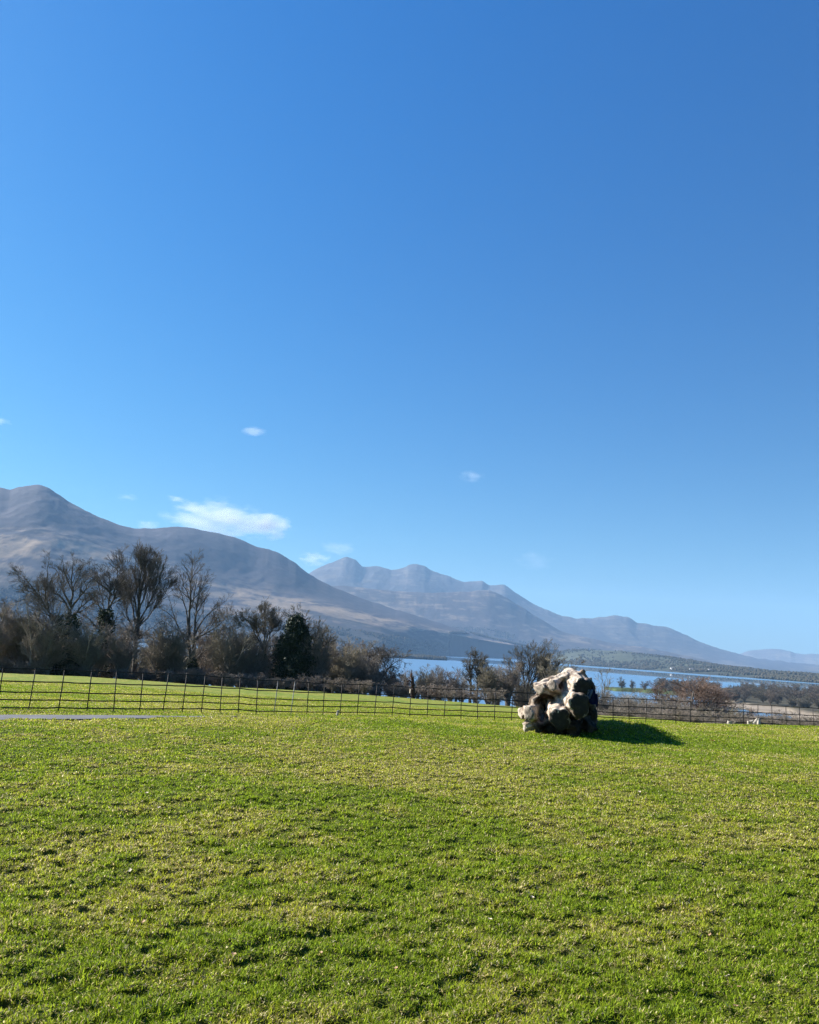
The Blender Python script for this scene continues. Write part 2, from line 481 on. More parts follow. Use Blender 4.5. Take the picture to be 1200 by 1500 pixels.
def ridge(name, sky, low, r0, r1, D, pxr, tones, nr=130, rough=1.0, seed=1, wood_to=.4, band=None, naz=700):
    """sky: skyline, low: line part way up the slope (both picture heights, turned into real heights at distances D and r1)"""
    pxs = np.linspace(pxr[0], pxr[1], naz)
    f = lambda v: np.interp(pxs, [p[0] for p in v], [p[1] for p in v]) if isinstance(v, list) else np.full(naz, float(v))
    R0_, R1_, D_ = f(r0), f(r1), f(D)
    ys, yl = skyline(sky, pxs), skyline(low, pxs)
    ys = ys + (fbm(pxs * .09, pxs * 0 + seed, seed, 3) - .5) * 2.2 * rough
    az = np.array([az_of(p, q) for p, q in zip(pxs, ys)])
    zs = np.array([zat(p, q, d) for p, q, d in zip(pxs, ys, D_)])
    zl = np.array([zat(p, q, d) for p, q, d in zip(pxs, yl, R1_)])
    rk = np.stack([R0_ - 60, R0_, R1_, D_, D_ * 1.12, D_ * 1.3], 1)
    zk = np.stack([np.full(naz, LAKE - 6), np.full(naz, LAKE + .4), zl, zs, zs * .75 - 10, zs * .1 - 40], 1)
    T = np.concatenate([np.linspace(0, 1, 5)[:-1], 1 + np.linspace(0, 1, nr // 2)[:-1], 2 + np.linspace(0, 1, nr)[:-1], 3 + np.linspace(0, 2, 14)])
    k = np.clip(T.astype(int), 0, 4); fr = T - k
    R = rk[:, k] * (1 - fr) + rk[:, k + 1] * fr
    Z = pchip(rk, zk, R)
    A = np.repeat(az[:, None], len(T), 1)
    X, Yy = np.sin(A) * R, np.cos(A) * R
    S = 1 / 900.0
    t2 = np.clip((R - R0_[:, None]) / (D_ - R0_)[:, None], 0, 1)
    env = np.clip(t2 * (1 - t2) * 4, 0, 1) * (T < 3)[None, :]
    n1 = fbm(X * S + fbm(X * S * 2, Yy * S * 2, seed + 5) * .6, Yy * S * .7, seed + 7, 6, .55)
    rd = 1 - np.abs(2 * fbm(X * S * 1.7, Yy * S * .9, seed + 3, 5, .55) - 1)
    H = (zs - LAKE)[:, None]
    Z = Z + env * H * ((n1 - .5) * .07 + (rd - .75) * .045)
    # stay below the skyline as seen from the field
    lim = (zs - EYE[2])[:, None] / D_[:, None] * R + EYE[2]
    Z = np.where((T < 3)[None, :], np.minimum(Z, lim - (1 - t2) * 6), Z)
    V = np.stack([X, Yy, Z], -1).reshape(-1, 3)
    heather, grass, woodc = [np.array(c) for c in tones]
    g = fbm(X * S * 2.6, Yy * S * 1.1 + Z * .004, seed + 11, 6, .62)
    st = fbm(X / 260, Yy / 90 + Z / 40, seed + 23, 5, .65)
    st2 = fbm(X / 170 + n1 * 5, Z / 30 + X / 500 + n1 * 6, seed + 37, 5, .62)
    if band is None:
        gm = smooth(.50, .62, .3 * g + .2 * st + .5 * st2)
    else:
        c0, wd = band
        gm = np.exp(-((T[None, :] - c0 - (n1 - .5) * .35) / np.where(T[None, :] > c0, wd * .45, wd)) ** 2) * smooth(.44, .56, .25 * g + .2 * st + .55 * st2) + .07 * smooth(.55, .68, .5 * g + .5 * st) * (T > 1.6)[None, :] * .5
    gm = np.clip(gm, 0, 1)[..., None]
    wm = (1 - smooth(wood_to - .15, wood_to + .1, (T[None, :] - 1) + (st - .5) * .7))[..., None]
    C = heather * (.7 + .6 * g[..., None]) * (1 - gm) + grass * gm
    C = C * (1 - wm) + woodc * (.55 + .9 * st[..., None]) * wm
    me = mesh_np(name, V, grid_quads(naz, len(T)), shade=True, color=C.reshape(-1, 3))
    ob = link(name, me, M_mtn)
    tag(ob, kind='structure')
    return dict(az=az, R=R, Z=Z, T=T)

M_mtn = tint_mat('mountain_side', noise=(.014, .72, 1.3), bump=(.012, .35, 9.0))
HE, GR, WD = (.050, .044, .050), (.25, .185, .12), (.034, .032, .027)
sky1 = [(-500, 760), (-300, 730), (-120, 722), (0, 714), (15, 717), (30, 713), (55, 710), (68, 713), (85, 724), (110, 740), (150, 759), (185, 771), (205, 774), (240, 773), (262, 771.5), (300, 777), (340, 786), (375, 800), (403, 808), (430, 823), (455, 842), (490, 860), (530, 876), (600, 899), (660, 917), (720, 934), (780, 947), (850, 957), (920, 966)]
low1 = [(-500, 820), (-200, 790), (0, 786), (60, 780), (110, 790), (170, 812), (230, 832), (300, 852), (400, 876), (480, 888), (560, 908), (640, 925), (720, 940), (800, 952), (920, 970)]
m1 = ridge('mountain', sky1, low1, [(-500, 3300), (560, 4300), (640, 5600), (700, 6600), (920, 6900)], [(-500, 4700), (600, 5600), (920, 7300)], [(-500, 6300), (500, 6800), (920, 7700)], (-500, 900), (HE, GR, WD), seed=3, band=(1.92, .36), wood_to=.6)
sky2 = [(380, 875), (440, 858), (490, 858), (540, 862), (600, 867.5), (640, 868), (690, 866.5), (715, 864.5), (730, 870), (770, 893), (800, 912), (830, 927), (860, 934), (900, 942), (960, 951), (1008, 961), (1060, 971)]
low2 = [(380, 920), (600, 915), (700, 920), (800, 940), (860, 950), (960, 960), (1060, 975)]
m2 = ridge('mountain', sky2, low2, [(380, 7500), (1060, 7400)], [(380, 8200), (1060, 8000)], 9200, (400, 1040), ((.052, .043, .043), (.15, .115, .085), WD), seed=13, wood_to=.5)
sky3 = [(380, 880), (440, 850), (455, 838), (480, 826), (497, 819), (507, 815.5), (520, 820), (533, 830), (552, 829), (575, 834), (590, 832.5), (600, 827), (610, 825.5), (620, 828), (635, 836), (660, 845), (685, 852.5), (705, 851), (718, 858), (738, 856.5), (756, 869), (780, 883), (800, 893), (825, 902), (850, 906), (870, 905.5), (905, 902), (920, 905), (935, 912), (955, 915.5), (975, 918), (1000, 928), (1030, 942), (1060, 952), (1100, 962), (1150, 969), (1200, 974), (1400, 985)]
low3 = [(380, 900), (600, 890), (800, 920), (900, 935), (1000, 955), (1100, 970), (1200, 978), (1400, 988)]
m3 = ridge('mountain', sky3, low3, 9800, 10800, 12500, (400, 1400), ((.055, .052, .058), (.10, .085, .075), (.045, .047, .045)), seed=29, rough=1.3, wood_to=.2)
sky4 = [(960, 975), (1040, 965), (1080, 959), (1100, 953), (1130, 950), (1150, 953), (1180, 958), (1230, 957), (1300, 965), (1400, 972)]
low4 = [(960, 980), (1400, 985)]
m4 = ridge('mountain', sky4, low4, 13500, 14500, 16300, (980, 1390), ((.085, .075, .075), (.14, .12, .10), (.06, .06, .055)), seed=41, wood_to=.2, nr=50, naz=300)

# near side of the far shore: low farmland on the right, wooded headland on the left
skyF = [(760, 967), (800, 962), (840, 952), (900, 953), (960, 960), (1008, 967), (1050, 974), (1110, 981), (1200, 989), (1400, 1003)]
lowF = [(760, 968), (870, 969), (1000, 977), (1200, 993), (1400, 1008)]
mF = ridge('shore_land', skyF, lowF, [(760, 5200), (870, 4100), (1000, 3400), (1200, 2670), (1400, 2300)], [(760, 5500), (870, 4600), (1000, 3900), (1200, 3050), (1400, 2700)], [(760, 5900), (870, 5400), (1000, 4900), (1200, 3900), (1400, 3500)], (770, 1400), ((.055, .060, .036), (.080, .086, .055), (.045, .048, .036)), seed=53, rough=.8, nr=50, wood_to=.25, naz=420)
skyH = [(400, 953), (480, 955), (540, 959), (600, 961.5), (640, 965), (700, 970)]
lowH = [(400, 957), (540, 963), (600, 965), (640, 966.5), (700, 971)]
mH = ridge('headland', skyH, lowH, [(400, 2900), (640, 3200), (700, 3300)], [(400, 3000), (640, 3300), (700, 3350)], [(400, 3300), (640, 3500), (700, 3450)], (380, 655), ((.05, .05, .03), (.10, .10, .05), (.05, .045, .03)), seed=61, rough=.3, nr=24, naz=160)

def pen():
    pxs = np.linspace(885, 1500, 220)
    rn = np.interp(pxs, [885, 900, 960, 1040, 1050, 1100, 1150, 1180, 1220, 1500], [1060, 1035, 1020, 960, 850, 760, 730, 660, 600, 520])
    rf = np.interp(pxs, [885, 900, 960, 990, 1100, 1500], [1090, 1110, 1140, 1340, 1500, 1900])
    az = np.array([az_of(p) for p in pxs]); s = np.linspace(0, 1, 60)
    rn = rn + (fbm(pxs * .08, pxs * 0, 77, 3) - .5) * 40
    R = rn[:, None] * (1 - s) + rf[:, None] * s
    X, Yy = np.sin(az)[:, None] * R, np.cos(az)[:, None] * R
    Z = LAKE - .5 + 3.0 * smooth(0, .12, s)[None, :] * smooth(0, .1, 1 - s)[None, :] * (.55 + .9 * fbm(X / 90, Yy / 90, 81, 3))
    reed = (smooth(1042, 1052, pxs)[:, None] * (1 - smooth(95, 130, R - rn[:, None])))[..., None]
    Z = Z * (1 - reed[..., 0]) + (LAKE + .35) * reed[..., 0]
    q = fbm(X / 60, Yy / 25, 83, 4)[..., None]
    bank = (1 - smooth(975, 1000, pxs))[:, None, None]
    C = (np.array([.055, .075, .025]) * bank + np.array([.06, .052, .032]) * (1 - bank)) * (.6 + .8 * q) * (1 - reed) + np.array([.27, .22, .165]) * (.75 + .5 * q) * reed
    V = np.stack([X, Yy, Z], -1).reshape(-1, 3)
    tag(link('peninsula', mesh_np('peninsula', V, grid_quads(220, 60), shade=True, color=C.reshape(-1, 3)), tint_mat('peninsula_turf', noise=(.05, .7, 1.3))), kind='structure')
pen()

# ------------------------------------------------------------------ distant woods (one mass each) and far houses
def blob_template():
    import bmesh
    bm = bmesh.new()
    bmesh.ops.create_icosphere(bm, subdivisions=1, radius=1)
    V = np.array([v.co[:] for v in bm.verts]); T = np.array([[v.index for v in f.verts] for f in bm.faces])
    bm.free()
    return V, T
BV, BT = blob_template()

def wood_mass(name, P, H, label, tones):
    n = len(P)
    S = np.stack([H * RNG.uniform(.40, .62, n), H * RNG.uniform(.40, .62, n), H * .5], 1)
    V = BV[None] * S[:, None, :] * RNG.uniform(.72, 1.28, (n, len(BV), 1))
    V = V + P[:, None, :] + np.stack([0 * H, 0 * H, H * .45], 1)[:, None, :]
    T = BT[None] + (np.arange(n) * len(BV))[:, None, None]
    k = RNG.uniform(0, 1, (n, 1)) ; t0, t1 = np.array(tones[0]), np.array(tones[1])
    C = np.repeat((t0 * (1 - k) + t1 * k)[:, None, :], len(BV), 1)
    me = mesh_np(name, V.reshape(-1, 3), tris=T.reshape(-1, 3), color=C.reshape(-1, 3))
    o = link(name, me, tint_mat(name + '_crowns', noise=(.25, .5, 1.5)))
    return tag(o, label, 'woodland', kind='stuff')

def scatter_on(m, n, t0, t1, seed, dens=None, clump=True):
    rg = np.random.default_rng(seed)
    i = rg.uniform(0, m['R'].shape[0] - 2, n); jt = np.where((m['T'] >= t0) & (m['T'] <= t1))[0]
    j = rg.uniform(jt[0], jt[-1] - 1e-3, n)
    ii, jj = i.astype(int), j.astype(int); fi, fj = i - ii, j - jj
    g = lambda A: (A[ii, jj] * (1 - fi) * (1 - fj) + A[ii + 1, jj] * fi * (1 - fj) + A[ii, jj + 1] * (1 - fi) * fj + A[ii + 1, jj + 1] * fi * fj)
    R = g(m['R']); Z = g(m['Z']); a = np.interp(i, np.arange(len(m['az'])), m['az'])
    X, Yy = np.sin(a) * R, np.cos(a) * R
    P = np.stack([X, Yy, Z], 1)
    if clump:
        P = P[fbm(X / 170, Yy / 170, seed, 3) + rg.uniform(-.12, .12, n) > .5 - (0.1 if clump == 2 else 0)]
    return P
P = np.concatenate([scatter_on(mF, 9000, 1.0, 1.6, 1), scatter_on(mF, 9000, 1.4, 3.0, 2)])
wood_mass('distant_woodland', P, RNG.uniform(5, 10, len(P)), 'grey green woods and hedges along the low far shore on the right', ((.040, .042, .026), (.075, .065, .045)))
P = scatter_on(mH, 3500, 1.0, 3.0, 3, clump=2)
wood_mass('distant_woodland', P, RNG.uniform(9, 15, len(P)), 'dark wooded headland running out into the lake', ((.030, .032, .022), (.055, .05, .035)))
P = np.concatenate([scatter_on(m1, 22000, 1.0, 1.5, 4, clump=2)])
wood_mass('distant_woodland', P, RNG.uniform(9, 17, len(P)), 'bluish bare woods covering the foot of the big mountain', ((.035, .035, .026), (.075, .062, .045)))
P = scatter_on(m2, 5000, 1.0, 2.0, 5)
wood_mass('distant_woodland', P, RNG.uniform(10, 16, len(P)), 'faint woods at the foot of the middle ridge', ((.035, .035, .026), (.07, .06, .045)))

def land_z(m, px, r):
    a = az_of(px, 980); i = int(np.clip(np.searchsorted(m['az'], a), 0, len(m['az']) - 1))
    return float(np.interp(r, m['R'][i], m['Z'][i]))

def house(px, r, wd, label, hgt=6.0):
    p = at(px, 980, r); p[2] = land_z(mF, px, r)
    e = empty('farmhouse', p, label, 'house', 'white houses on the far lake shore')
    V = [(-wd, -4, 0), (wd, -4, 0), (wd, 4, 0), (-wd, 4, 0), (-wd, -4, hgt), (wd, -4, hgt), (wd, 4, hgt), (-wd, 4, hgt), (-wd, 0, hgt + 3), (wd, 0, hgt + 3)]
    link('wall', mesh_np('wall', V, [[0, 1, 5, 4], [1, 2, 6, 5], [2, 3, 7, 6], [3, 0, 4, 7]], [[5, 6, 9], [7, 4, 8]]), M['white_paint'], e)
    V = [(-wd - .4, -4.5, hgt - .2), (wd + .4, -4.5, hgt - .2), (wd + .4, 0, hgt + 3.25), (-wd - .4, 0, hgt + 3.25), (-wd - .4, 4.5, hgt - .2), (wd + .4, 4.5, hgt - .2)]
    link('roof', mesh_np('roof', V, [[0, 1, 2, 3], [3, 2, 5, 4]]), M['slate'], e)
    for k in range(3):
        link('window', boxes_mesh('window', [((-wd * .6 + k * wd * .6, -4.02, hgt * .55), (.6, .06, .8), np.eye(3))]), M['dark_window'], e)
    return e
house(985, 3640, 8, 'leftmost small white house on the far lake shore')
house(1013, 3500, 7, 'bright white house near the water on the far shore', 7)
house(1029, 3560, 10, 'long low pale house among the far shore fields', 4)
house(1040, 3480, 7, 'rightmost white house on the far lake shore', 6)

# ------------------------------------------------------------------ trees
def tubes(P0, P1, r0, r1, n):
    P0, P1 = np.asarray(P0, float), np.asarray(P1, float)
    d = P1 - P0
    L = np.linalg.norm(d, axis=1, keepdims=True); L[L < 1e-6] = 1e-6
    d = d / L
    up = np.where(np.abs(d[:, 2:3]) > .9, np.array([[1., 0, 0]]), np.array([[0, 0, 1.]]))
    u = np.cross(d, up); u /= np.linalg.norm(u, axis=1, keepdims=True)
    v = np.cross(d, u)
    an = np.arange(n) * 2 * math.pi / n
    ring = u[:, None, :] * np.cos(an)[None, :, None] + v[:, None, :] * np.sin(an)[None, :, None]
    A = P0[:, None] + ring * r0[:, None, None]
    B = P1[:, None] + d[:, None] * (r1 * .35)[:, None, None] + ring * r1[:, None, None]
    V = np.concatenate([A, B], 1).reshape(-1, 3)
    base = (np.arange(len(P0)) * 2 * n)[:, None]
    k = np.arange(n)[None]; k2 = (np.arange(n)[None] + 1) % n
    Q = np.stack([base + k, base + k2, base + n + k2, base + n + k], -1).reshape(-1, 4)
    return V, Q

def join(parts):
    V, Q, b = [], [], 0
    for v, q in parts:
        V.append(v); Q.append(q + b); b += len(v)
    return np.concatenate(V), np.concatenate(Q)

def nrmz(v):
    return v / np.maximum(np.linalg.norm(v, axis=-1, keepdims=True), 1e-9)

def grow(rg, p, d, L, r, nseg, wig, trop, rend=.35):
    n = len(p)
    pts = np.zeros((n, nseg + 1, 3)); pts[:, 0] = p
    for i in range(nseg):
        d = nrmz(d + rg.normal(0, wig, (n, 3)) + np.array([0, 0, trop]))
        pts[:, i + 1] = pts[:, i] + d * (L / nseg)[:, None]
    t = np.linspace(0, 1, nseg + 1)[None]
    rad = r[:, None] * (1 - (1 - rend) * t)
    return pts, rad

def spawn(rg, pts, rad, per_len, tmin, ang, ratio, rmul, lmin=.15, out=None):
    seg = np.linalg.norm(np.diff(pts, axis=1), axis=2)
    L = seg.sum(1)
    n = rg.poisson(per_len * np.clip(L / L.mean(), .4, 2.0))
    idx = np.repeat(np.arange(len(pts)), n)
    if len(idx) == 0: return None
    t = rg.uniform(tmin, 1, len(idx))
    K = pts.shape[1] - 1
    s = t * K; j = np.minimum(s.astype(int), K - 1); f = (s - j)[:, None]
    p = pts[idx, j] * (1 - f) + pts[idx, j + 1] * f
    T = nrmz(pts[idx, j + 1] - pts[idx, j])
    pr = nrmz(np.cross(T, rg.normal(0, 1, T.shape)))
    a = np.radians(rg.normal(ang, 10, len(idx)))[:, None]
    d = T * np.cos(a) + pr * np.sin(a)
    l = L[idx] * ratio * (1.15 - .65 * t) * rg.uniform(.6, 1.25, len(idx))
    r = (rad[idx, j] * (1 - f[:, 0]) + rad[idx, j + 1] * f[:, 0]) * rmul
    l = np.maximum(l, lmin)
    return p, d, l, r

def seg_mesh(levels):
    parts = []
    for pts, rad, n in levels:
        if pts is None or len(pts) == 0: continue
        P0 = pts[:, :-1].reshape(-1, 3); P1 = pts[:, 1:].reshape(-1, 3)
        parts.append(tubes(P0, P1, rad[:, :-1].ravel(), rad[:, 1:].ravel(), n))
    return join(parts)

def resample(pl, rads, K=9):
    pl = np.array(pl, float); s = np.concatenate([[0], np.cumsum(np.linalg.norm(np.diff(pl, axis=0), axis=1))]); s /= s[-1]
    t = np.linspace(0, 1, K)
    # smooth by catmull-like double interpolation
    q = np.stack([np.interp(t, s, pl[:, i]) for i in range(3)], 1)
    q[1:-1] = .25 * q[:-2] + .5 * q[1:-1] + .25 * q[2:]
    return q, np.linspace(rads[0], rads[1], K)

def branches(rg, limbs, H, dens, ang, trop, twr, wig=.11, ratios=(.42, .60, .72, .85), levels=4, cnt=(13, 5.4, 3.8, 1.6)):
    """limbs: (pts (n,9,3), rad (n,9)); returns twig levels"""
    out = []
    pts, rad = limbs
    spec = [(5, cnt[0] * dens, .22, 4), (4, cnt[1] * dens, .2, 3), (3, cnt[2] * dens, .15, 3), (2, cnt[3] * dens, .1, 3)]
    for lv in range(levels):
        nseg, per, tmin, sides = spec[lv]
        s = spawn(rg, pts, rad, per, tmin, ang * [1, .9, .8, .75][lv], ratios[lv], .55 if lv < 2 else .6, lmin=.012 * H)
        if s is None: break
        p, d, l, r = s
        l = np.minimum(l, H * [.27, .18, .135, .11][lv])
        r = np.clip(r, twr, None)
        pts, rad = grow(rg, p, d, l, r, nseg, wig * (1 - .15 * lv), trop * (1 - lv * .2), .4)
        rad = np.maximum(rad, twr * .7)
        out.append((pts, rad, sides))
    return out

def finish_tree(e, V0, lim_levels, twig_levels, bark_shade, twig):
    v, q = seg_mesh(lim_levels)
    tr = link('trunk', mesh_np('trunk', v - V0, q, shade=True), bark_shade, e)
    v, q = seg_mesh(twig_levels)
    cr = link('crown', mesh_np('crown', v - V0, q), twig, e)
    return tr, cr

def hero(name, label, r, base, limbs, dens=1.0, ang=38, trop=.05, seed=1, bark_shade='bark_grey', twig='twig_grey', sc_=4.615, ox=0, oy=780, rbase=.27, depth=.8, twr=.014, levels=4):
    """limbs drawn as crop polylines; each is laid out in 3-D round the trunk, with its own depth"""
    rg = np.random.default_rng(seed)
    k = r / 1212.0
    bx, by = ox + base[0] / sc_, oy + base[1] / sc_
    B = at(bx, by, r)
    B[2] = min(B[2], g1(B[0], B[1]) + .1)
    fw = nrmz(np.array([B[0], B[1], 0.0]))
    PT, RD, H = [], [], 0
    for li, (pl, ra, rb) in enumerate(limbs):
        q = []
        dep = 0 if li == 0 else rg.uniform(-1, 1) * depth
        x0 = ox + pl[0][0] / sc_
        for i, (a, b) in enumerate(pl):
            u, v = ox + a / sc_, oy + b / sc_
            reach = abs(u - x0) * k + abs(i) * .5
            P = at(u, v, r) + fw * dep * min(reach, 6.0) * (i / max(1, len(pl) - 1))
            q.append(P)
        a, b = resample(q, (ra * rbase, rb * rbase))
        wob = rg.normal(0, .06, a.shape); wob[0] = 0
        PT.append(a + wob); RD.append(b)
        H = max(H, a[:, 2].max() - B[2])
    PT, RD = np.array(PT), np.array(RD)
    PT[0][0] = B - np.array([0, 0, .4]); RD[0][0] *= 1.5
    e = empty(name, B, label, 'tree')
    dens *= .88
    tw = branches(rg, (PT[1:], RD[1:]), H, dens, ang, trop, twr, levels=levels)
    top = branches(rg, (PT[:1, 4:][:, [0, 0, 1, 1, 2, 2, 3, 3, 4]] + rg.normal(0, .01, (1, 9, 3)), RD[:1, 4:][:, [0, 0, 1, 1, 2, 2, 3, 3, 4]]), H, dens, ang, trop, twr, levels=levels)
    finish_tree(e, B, [(PT, RD, 7)] + tw[:1], tw[1:] + top, M[bark_shade], M[twig])
    return e, B, H

def leaves(P, size, rg, flat=.4):
    n = len(P)
    nn = nrmz(rg.normal(0, 1, (n, 3))); u = nrmz(np.cross(nn, rg.normal(0, 1, (n, 3)))); v = np.cross(nn, u)
    s = (size * rg.uniform(.5, 1.3, n))[:, None]
    V = np.stack([P - u * s - v * s * flat, P + u * s - v * s * flat * .3, P + u * s * .8 + v * s * flat, P - u * s * .7 + v * s * flat], 1).reshape(-1, 3)
    return V, np.arange(n * 4).reshape(-1, 4)

def ivy_on(e, pts, rad, n, seed, spread=.5):
    """leaf mat wrapped round a stretch of trunk (pts in world space)"""
    rg = np.random.default_rng(seed)
    t = rg.uniform(0, 1, n) ** 1.3; K = len(pts) - 1
    j = np.minimum((t * K).astype(int), K - 1); f = (t * K - j)[:, None]
    c = pts[j] * (1 - f) + pts[j + 1] * f
    a = rg.uniform(0, 2 * math.pi, n); lump = .7 + .9 * vnoise(a * 1.6, t * 7, seed)
    rr = (rad + spread * rg.uniform(.2, 1, n) * (1 - .55 * t)) * lump
    P = c + np.stack([np.cos(a) * rr, np.sin(a) * rr, rg.normal(0, .25, n)], 1)
    v, q = leaves(P, .16, rg)
    return link('ivy', mesh_np('ivy', v - np.array(e.location), q), M['ivy'], e)

T1 = [([(452, 925), (450, 760), (462, 640), (478, 520)], 1.25, .8),
      ([(475, 540), (440, 470), (400, 420), (350, 400), (335, 330)], .5, .12), ([(478, 500), (430, 400), (408, 330), (375, 235)], .5, .10),
      ([(480, 510), (492, 400), (480, 300), (505, 195)], .55, .1), ([(482, 520), (540, 440), (585, 375), (612, 330)], .5, .1),
      ([(470, 600), (540, 510), (600, 460), (655, 430)], .45, .1), ([(490, 400), (440, 290), (425, 190)], .3, .08), ([(490, 400), (535, 290), (560, 215)], .3, .08),
      ([(455, 700), (385, 625), (315, 510), (250, 400), (165, 312)], .6, .1), ([(330, 530), (300, 420), (325, 300), (330, 205)], .4, .08),
      ([(280, 460), (220, 400), (150, 395)], .25, .08), ([(450, 760), (390, 680), (300, 640), (240, 560)], .4, .1), ([(455, 720), (520, 650), (560, 590)], .35, .1)]
T2 = [([(732, 960), (728, 840), (722, 700), (716, 560)], 1.2, .9),
      ([(716, 560), (745, 500), (775, 440), (815, 425), (872, 424)], .6, .12), ([(772, 450), (765, 395), (815, 345), (862, 280)], .5, .1),
      ([(760, 420), (735, 390), (690, 355), (625, 305), (588, 230)], .5, .08), ([(722, 540), (742, 440), (748, 320), (735, 225)], .45, .08),
      ([(716, 560), (690, 450), (665, 340), (660, 270)], .35, .08), ([(716, 560), (680, 505), (640, 450), (575, 438)], .4, .1),
      ([(726, 720), (660, 650), (610, 590), (560, 560)], .5, .12), ([(724, 640), (780, 590), (830, 560)], .3, .1), ([(748, 400), (790, 300), (800, 230)], .25, .08)]
T3 = [([(902, 985), (908, 850), (922, 700), (936, 560)], 1.25, .85),
      ([(936, 560), (942, 430), (952, 290), (966, 105)], .8, .06), ([(925, 680), (898, 520), (880, 380), (866, 240)], .5, .07), ([(934, 580), (900, 430), (850, 290), (805, 185)], .5, .06),
      ([(936, 540), (985, 400), (1025, 260), (1065, 175)], .5, .06), ([(930, 620), (1000, 490), (1062, 370), (1100, 255)], .45, .06), ([(938, 480), (915, 330), (915, 165)], .45, .06),
      ([(942, 460), (975, 320), (1010, 150)], .45, .06), ([(928, 650), (1030, 530), (1110, 430), (1148, 350)], .38, .06), ([(926, 700), (868, 590), (835, 460), (815, 330)], .42, .06),
      ([(924, 720), (1010, 655), (1090, 600)], .3, .06), ([(924, 740), (865, 700), (830, 600)], .3, .06), ([(945, 400), (930, 250), (940, 120)], .3, .06), ([(945, 400), (985, 250), (1000, 110)], .3, .06)]
T4 = [([(372, 1005), (366, 880), (352, 750), (354, 640)], 1.1, .8),
      ([(354, 640), (364, 470), (370, 310), (378, 180)], .7, .06), ([(342, 760), (292, 665), (262, 585), (190, 520), (135, 500)], .5, .07), ([(262, 585), (232, 490), (216, 435)], .25, .06),
      ([(354, 660), (330, 510), (300, 400), (248, 300)], .42, .06), ([(385, 880), (390, 720), (402, 560), (404, 480)], .75, .3), ([(402, 520), (432, 385), (485, 290)], .35, .06),
      ([(388, 745), (435, 690), (505, 662), (565, 620), (612, 570), (625, 505)], .5, .07), ([(395, 700), (430, 605), (505, 530), (610, 455)], .45, .07), ([(402, 560), (460, 450), (500, 370)], .3, .06),
      ([(368, 340), (330, 245), (300, 205)], .3, .06), ([(370, 330), (405, 250), (432, 200)], .3, .06), ([(364, 460), (320, 360), (290, 270)], .28, .06), ([(380, 880), (450, 800), (520, 780), (590, 830)], .35, .08),
      ([(352, 750), (300, 700), (250, 690)], .25, .06)]
T5 = [([(860, 1010), (855, 900), (858, 800)], .8, .5),
      ([(858, 800), (870, 690), (862, 570), (868, 495)], .5, .06), ([(865, 830), (885, 730), (935, 630), (970, 540)], .45, .06), ([(856, 800), (800, 680), (760, 610), (712, 560)], .45, .06),
      ([(858, 780), (815, 660), (795, 560)], .35, .06), ([(868, 760), (910, 640), (930, 540)], .35, .06), ([(850, 920), (780, 800), (730, 720)], .35, .06), ([(875, 900), (940, 800), (980, 720)], .3, .06)]
T10 = [([(700, 745), (700, 690), (705, 640)], .8, .6), ([(705, 640), (700, 500), (660, 390), (640, 340)], .4, .06), ([(705, 640), (740, 500), (740, 360), (735, 280)], .45, .06),
       ([(705, 640), (800, 480), (830, 350), (850, 275)], .45, .06), ([(705, 640), (830, 520), (890, 400), (905, 320)], .4, .06), ([(705, 660), (850, 560), (960, 440), (1010, 400)], .4, .06),
       ([(705, 650), (650, 560), (600, 480), (560, 400)], .35, .06), ([(705, 650), (780, 600), (960, 520), (1080, 440)], .35, .06), ([(705, 640), (690, 480), (700, 340)], .3, .06), ([(705, 640), (770, 450), (790, 300)], .4, .06)]
T9 = [([(265, 705), (270, 600), (268, 470)], .7, .45), ([(268, 480), (262, 380), (282, 290)], .35, .06), ([(268, 500), (235, 410), (215, 380)], .3, .06), ([(268, 560), (230, 500), (195, 470)], .25, .06), ([(268, 470), (300, 380), (305, 320)], .3, .06),
      ([(300, 705), (322, 600), (330, 470), (345, 380), (372, 330)], .6, .06), ([(328, 540), (390, 490), (440, 430)], .3, .06), ([(330, 500), (300, 430), (330, 360)], .25, .06), ([(320, 600), (380, 560), (430, 520)], .25, .06)]
T8 = [([(540, 745), (538, 680), (535, 620)], .7, .5), ([(535, 630), (500, 530), (475, 450)], .35, .06), ([(538, 640), (590, 560), (640, 500), (700, 485)], .4, .06), ([(585, 565), (560, 480), (540, 410)], .3, .06), ([(600, 550), (640, 470), (650, 420)], .25, .06),
      ([(538, 650), (600, 620), (680, 590)], .3, .06), ([(535, 640), (470, 600), (440, 560)], .3, .06), ([(535, 600), (520, 500), (500, 410)], .3, .06)]
T7 = [([(30, 720), (40, 600), (60, 520)], .8, .5), ([(60, 520), (70, 430), (50, 330), (60, 230)], .4, .06), ([(60, 520), (120, 420), (150, 330), (175, 270)], .45, .06), ([(60, 530), (20, 400), (-10, 280), (-30, 180)], .4, .06),
      ([(50, 560), (130, 480), (200, 400), (215, 350)], .4, .06), ([(60, 500), (30, 380), (10, 230)], .3, .06), ([(45, 600), (110, 560), (190, 480)], .35, .06), ([(60, 520), (90, 400), (110, 290)], .3, .06)]

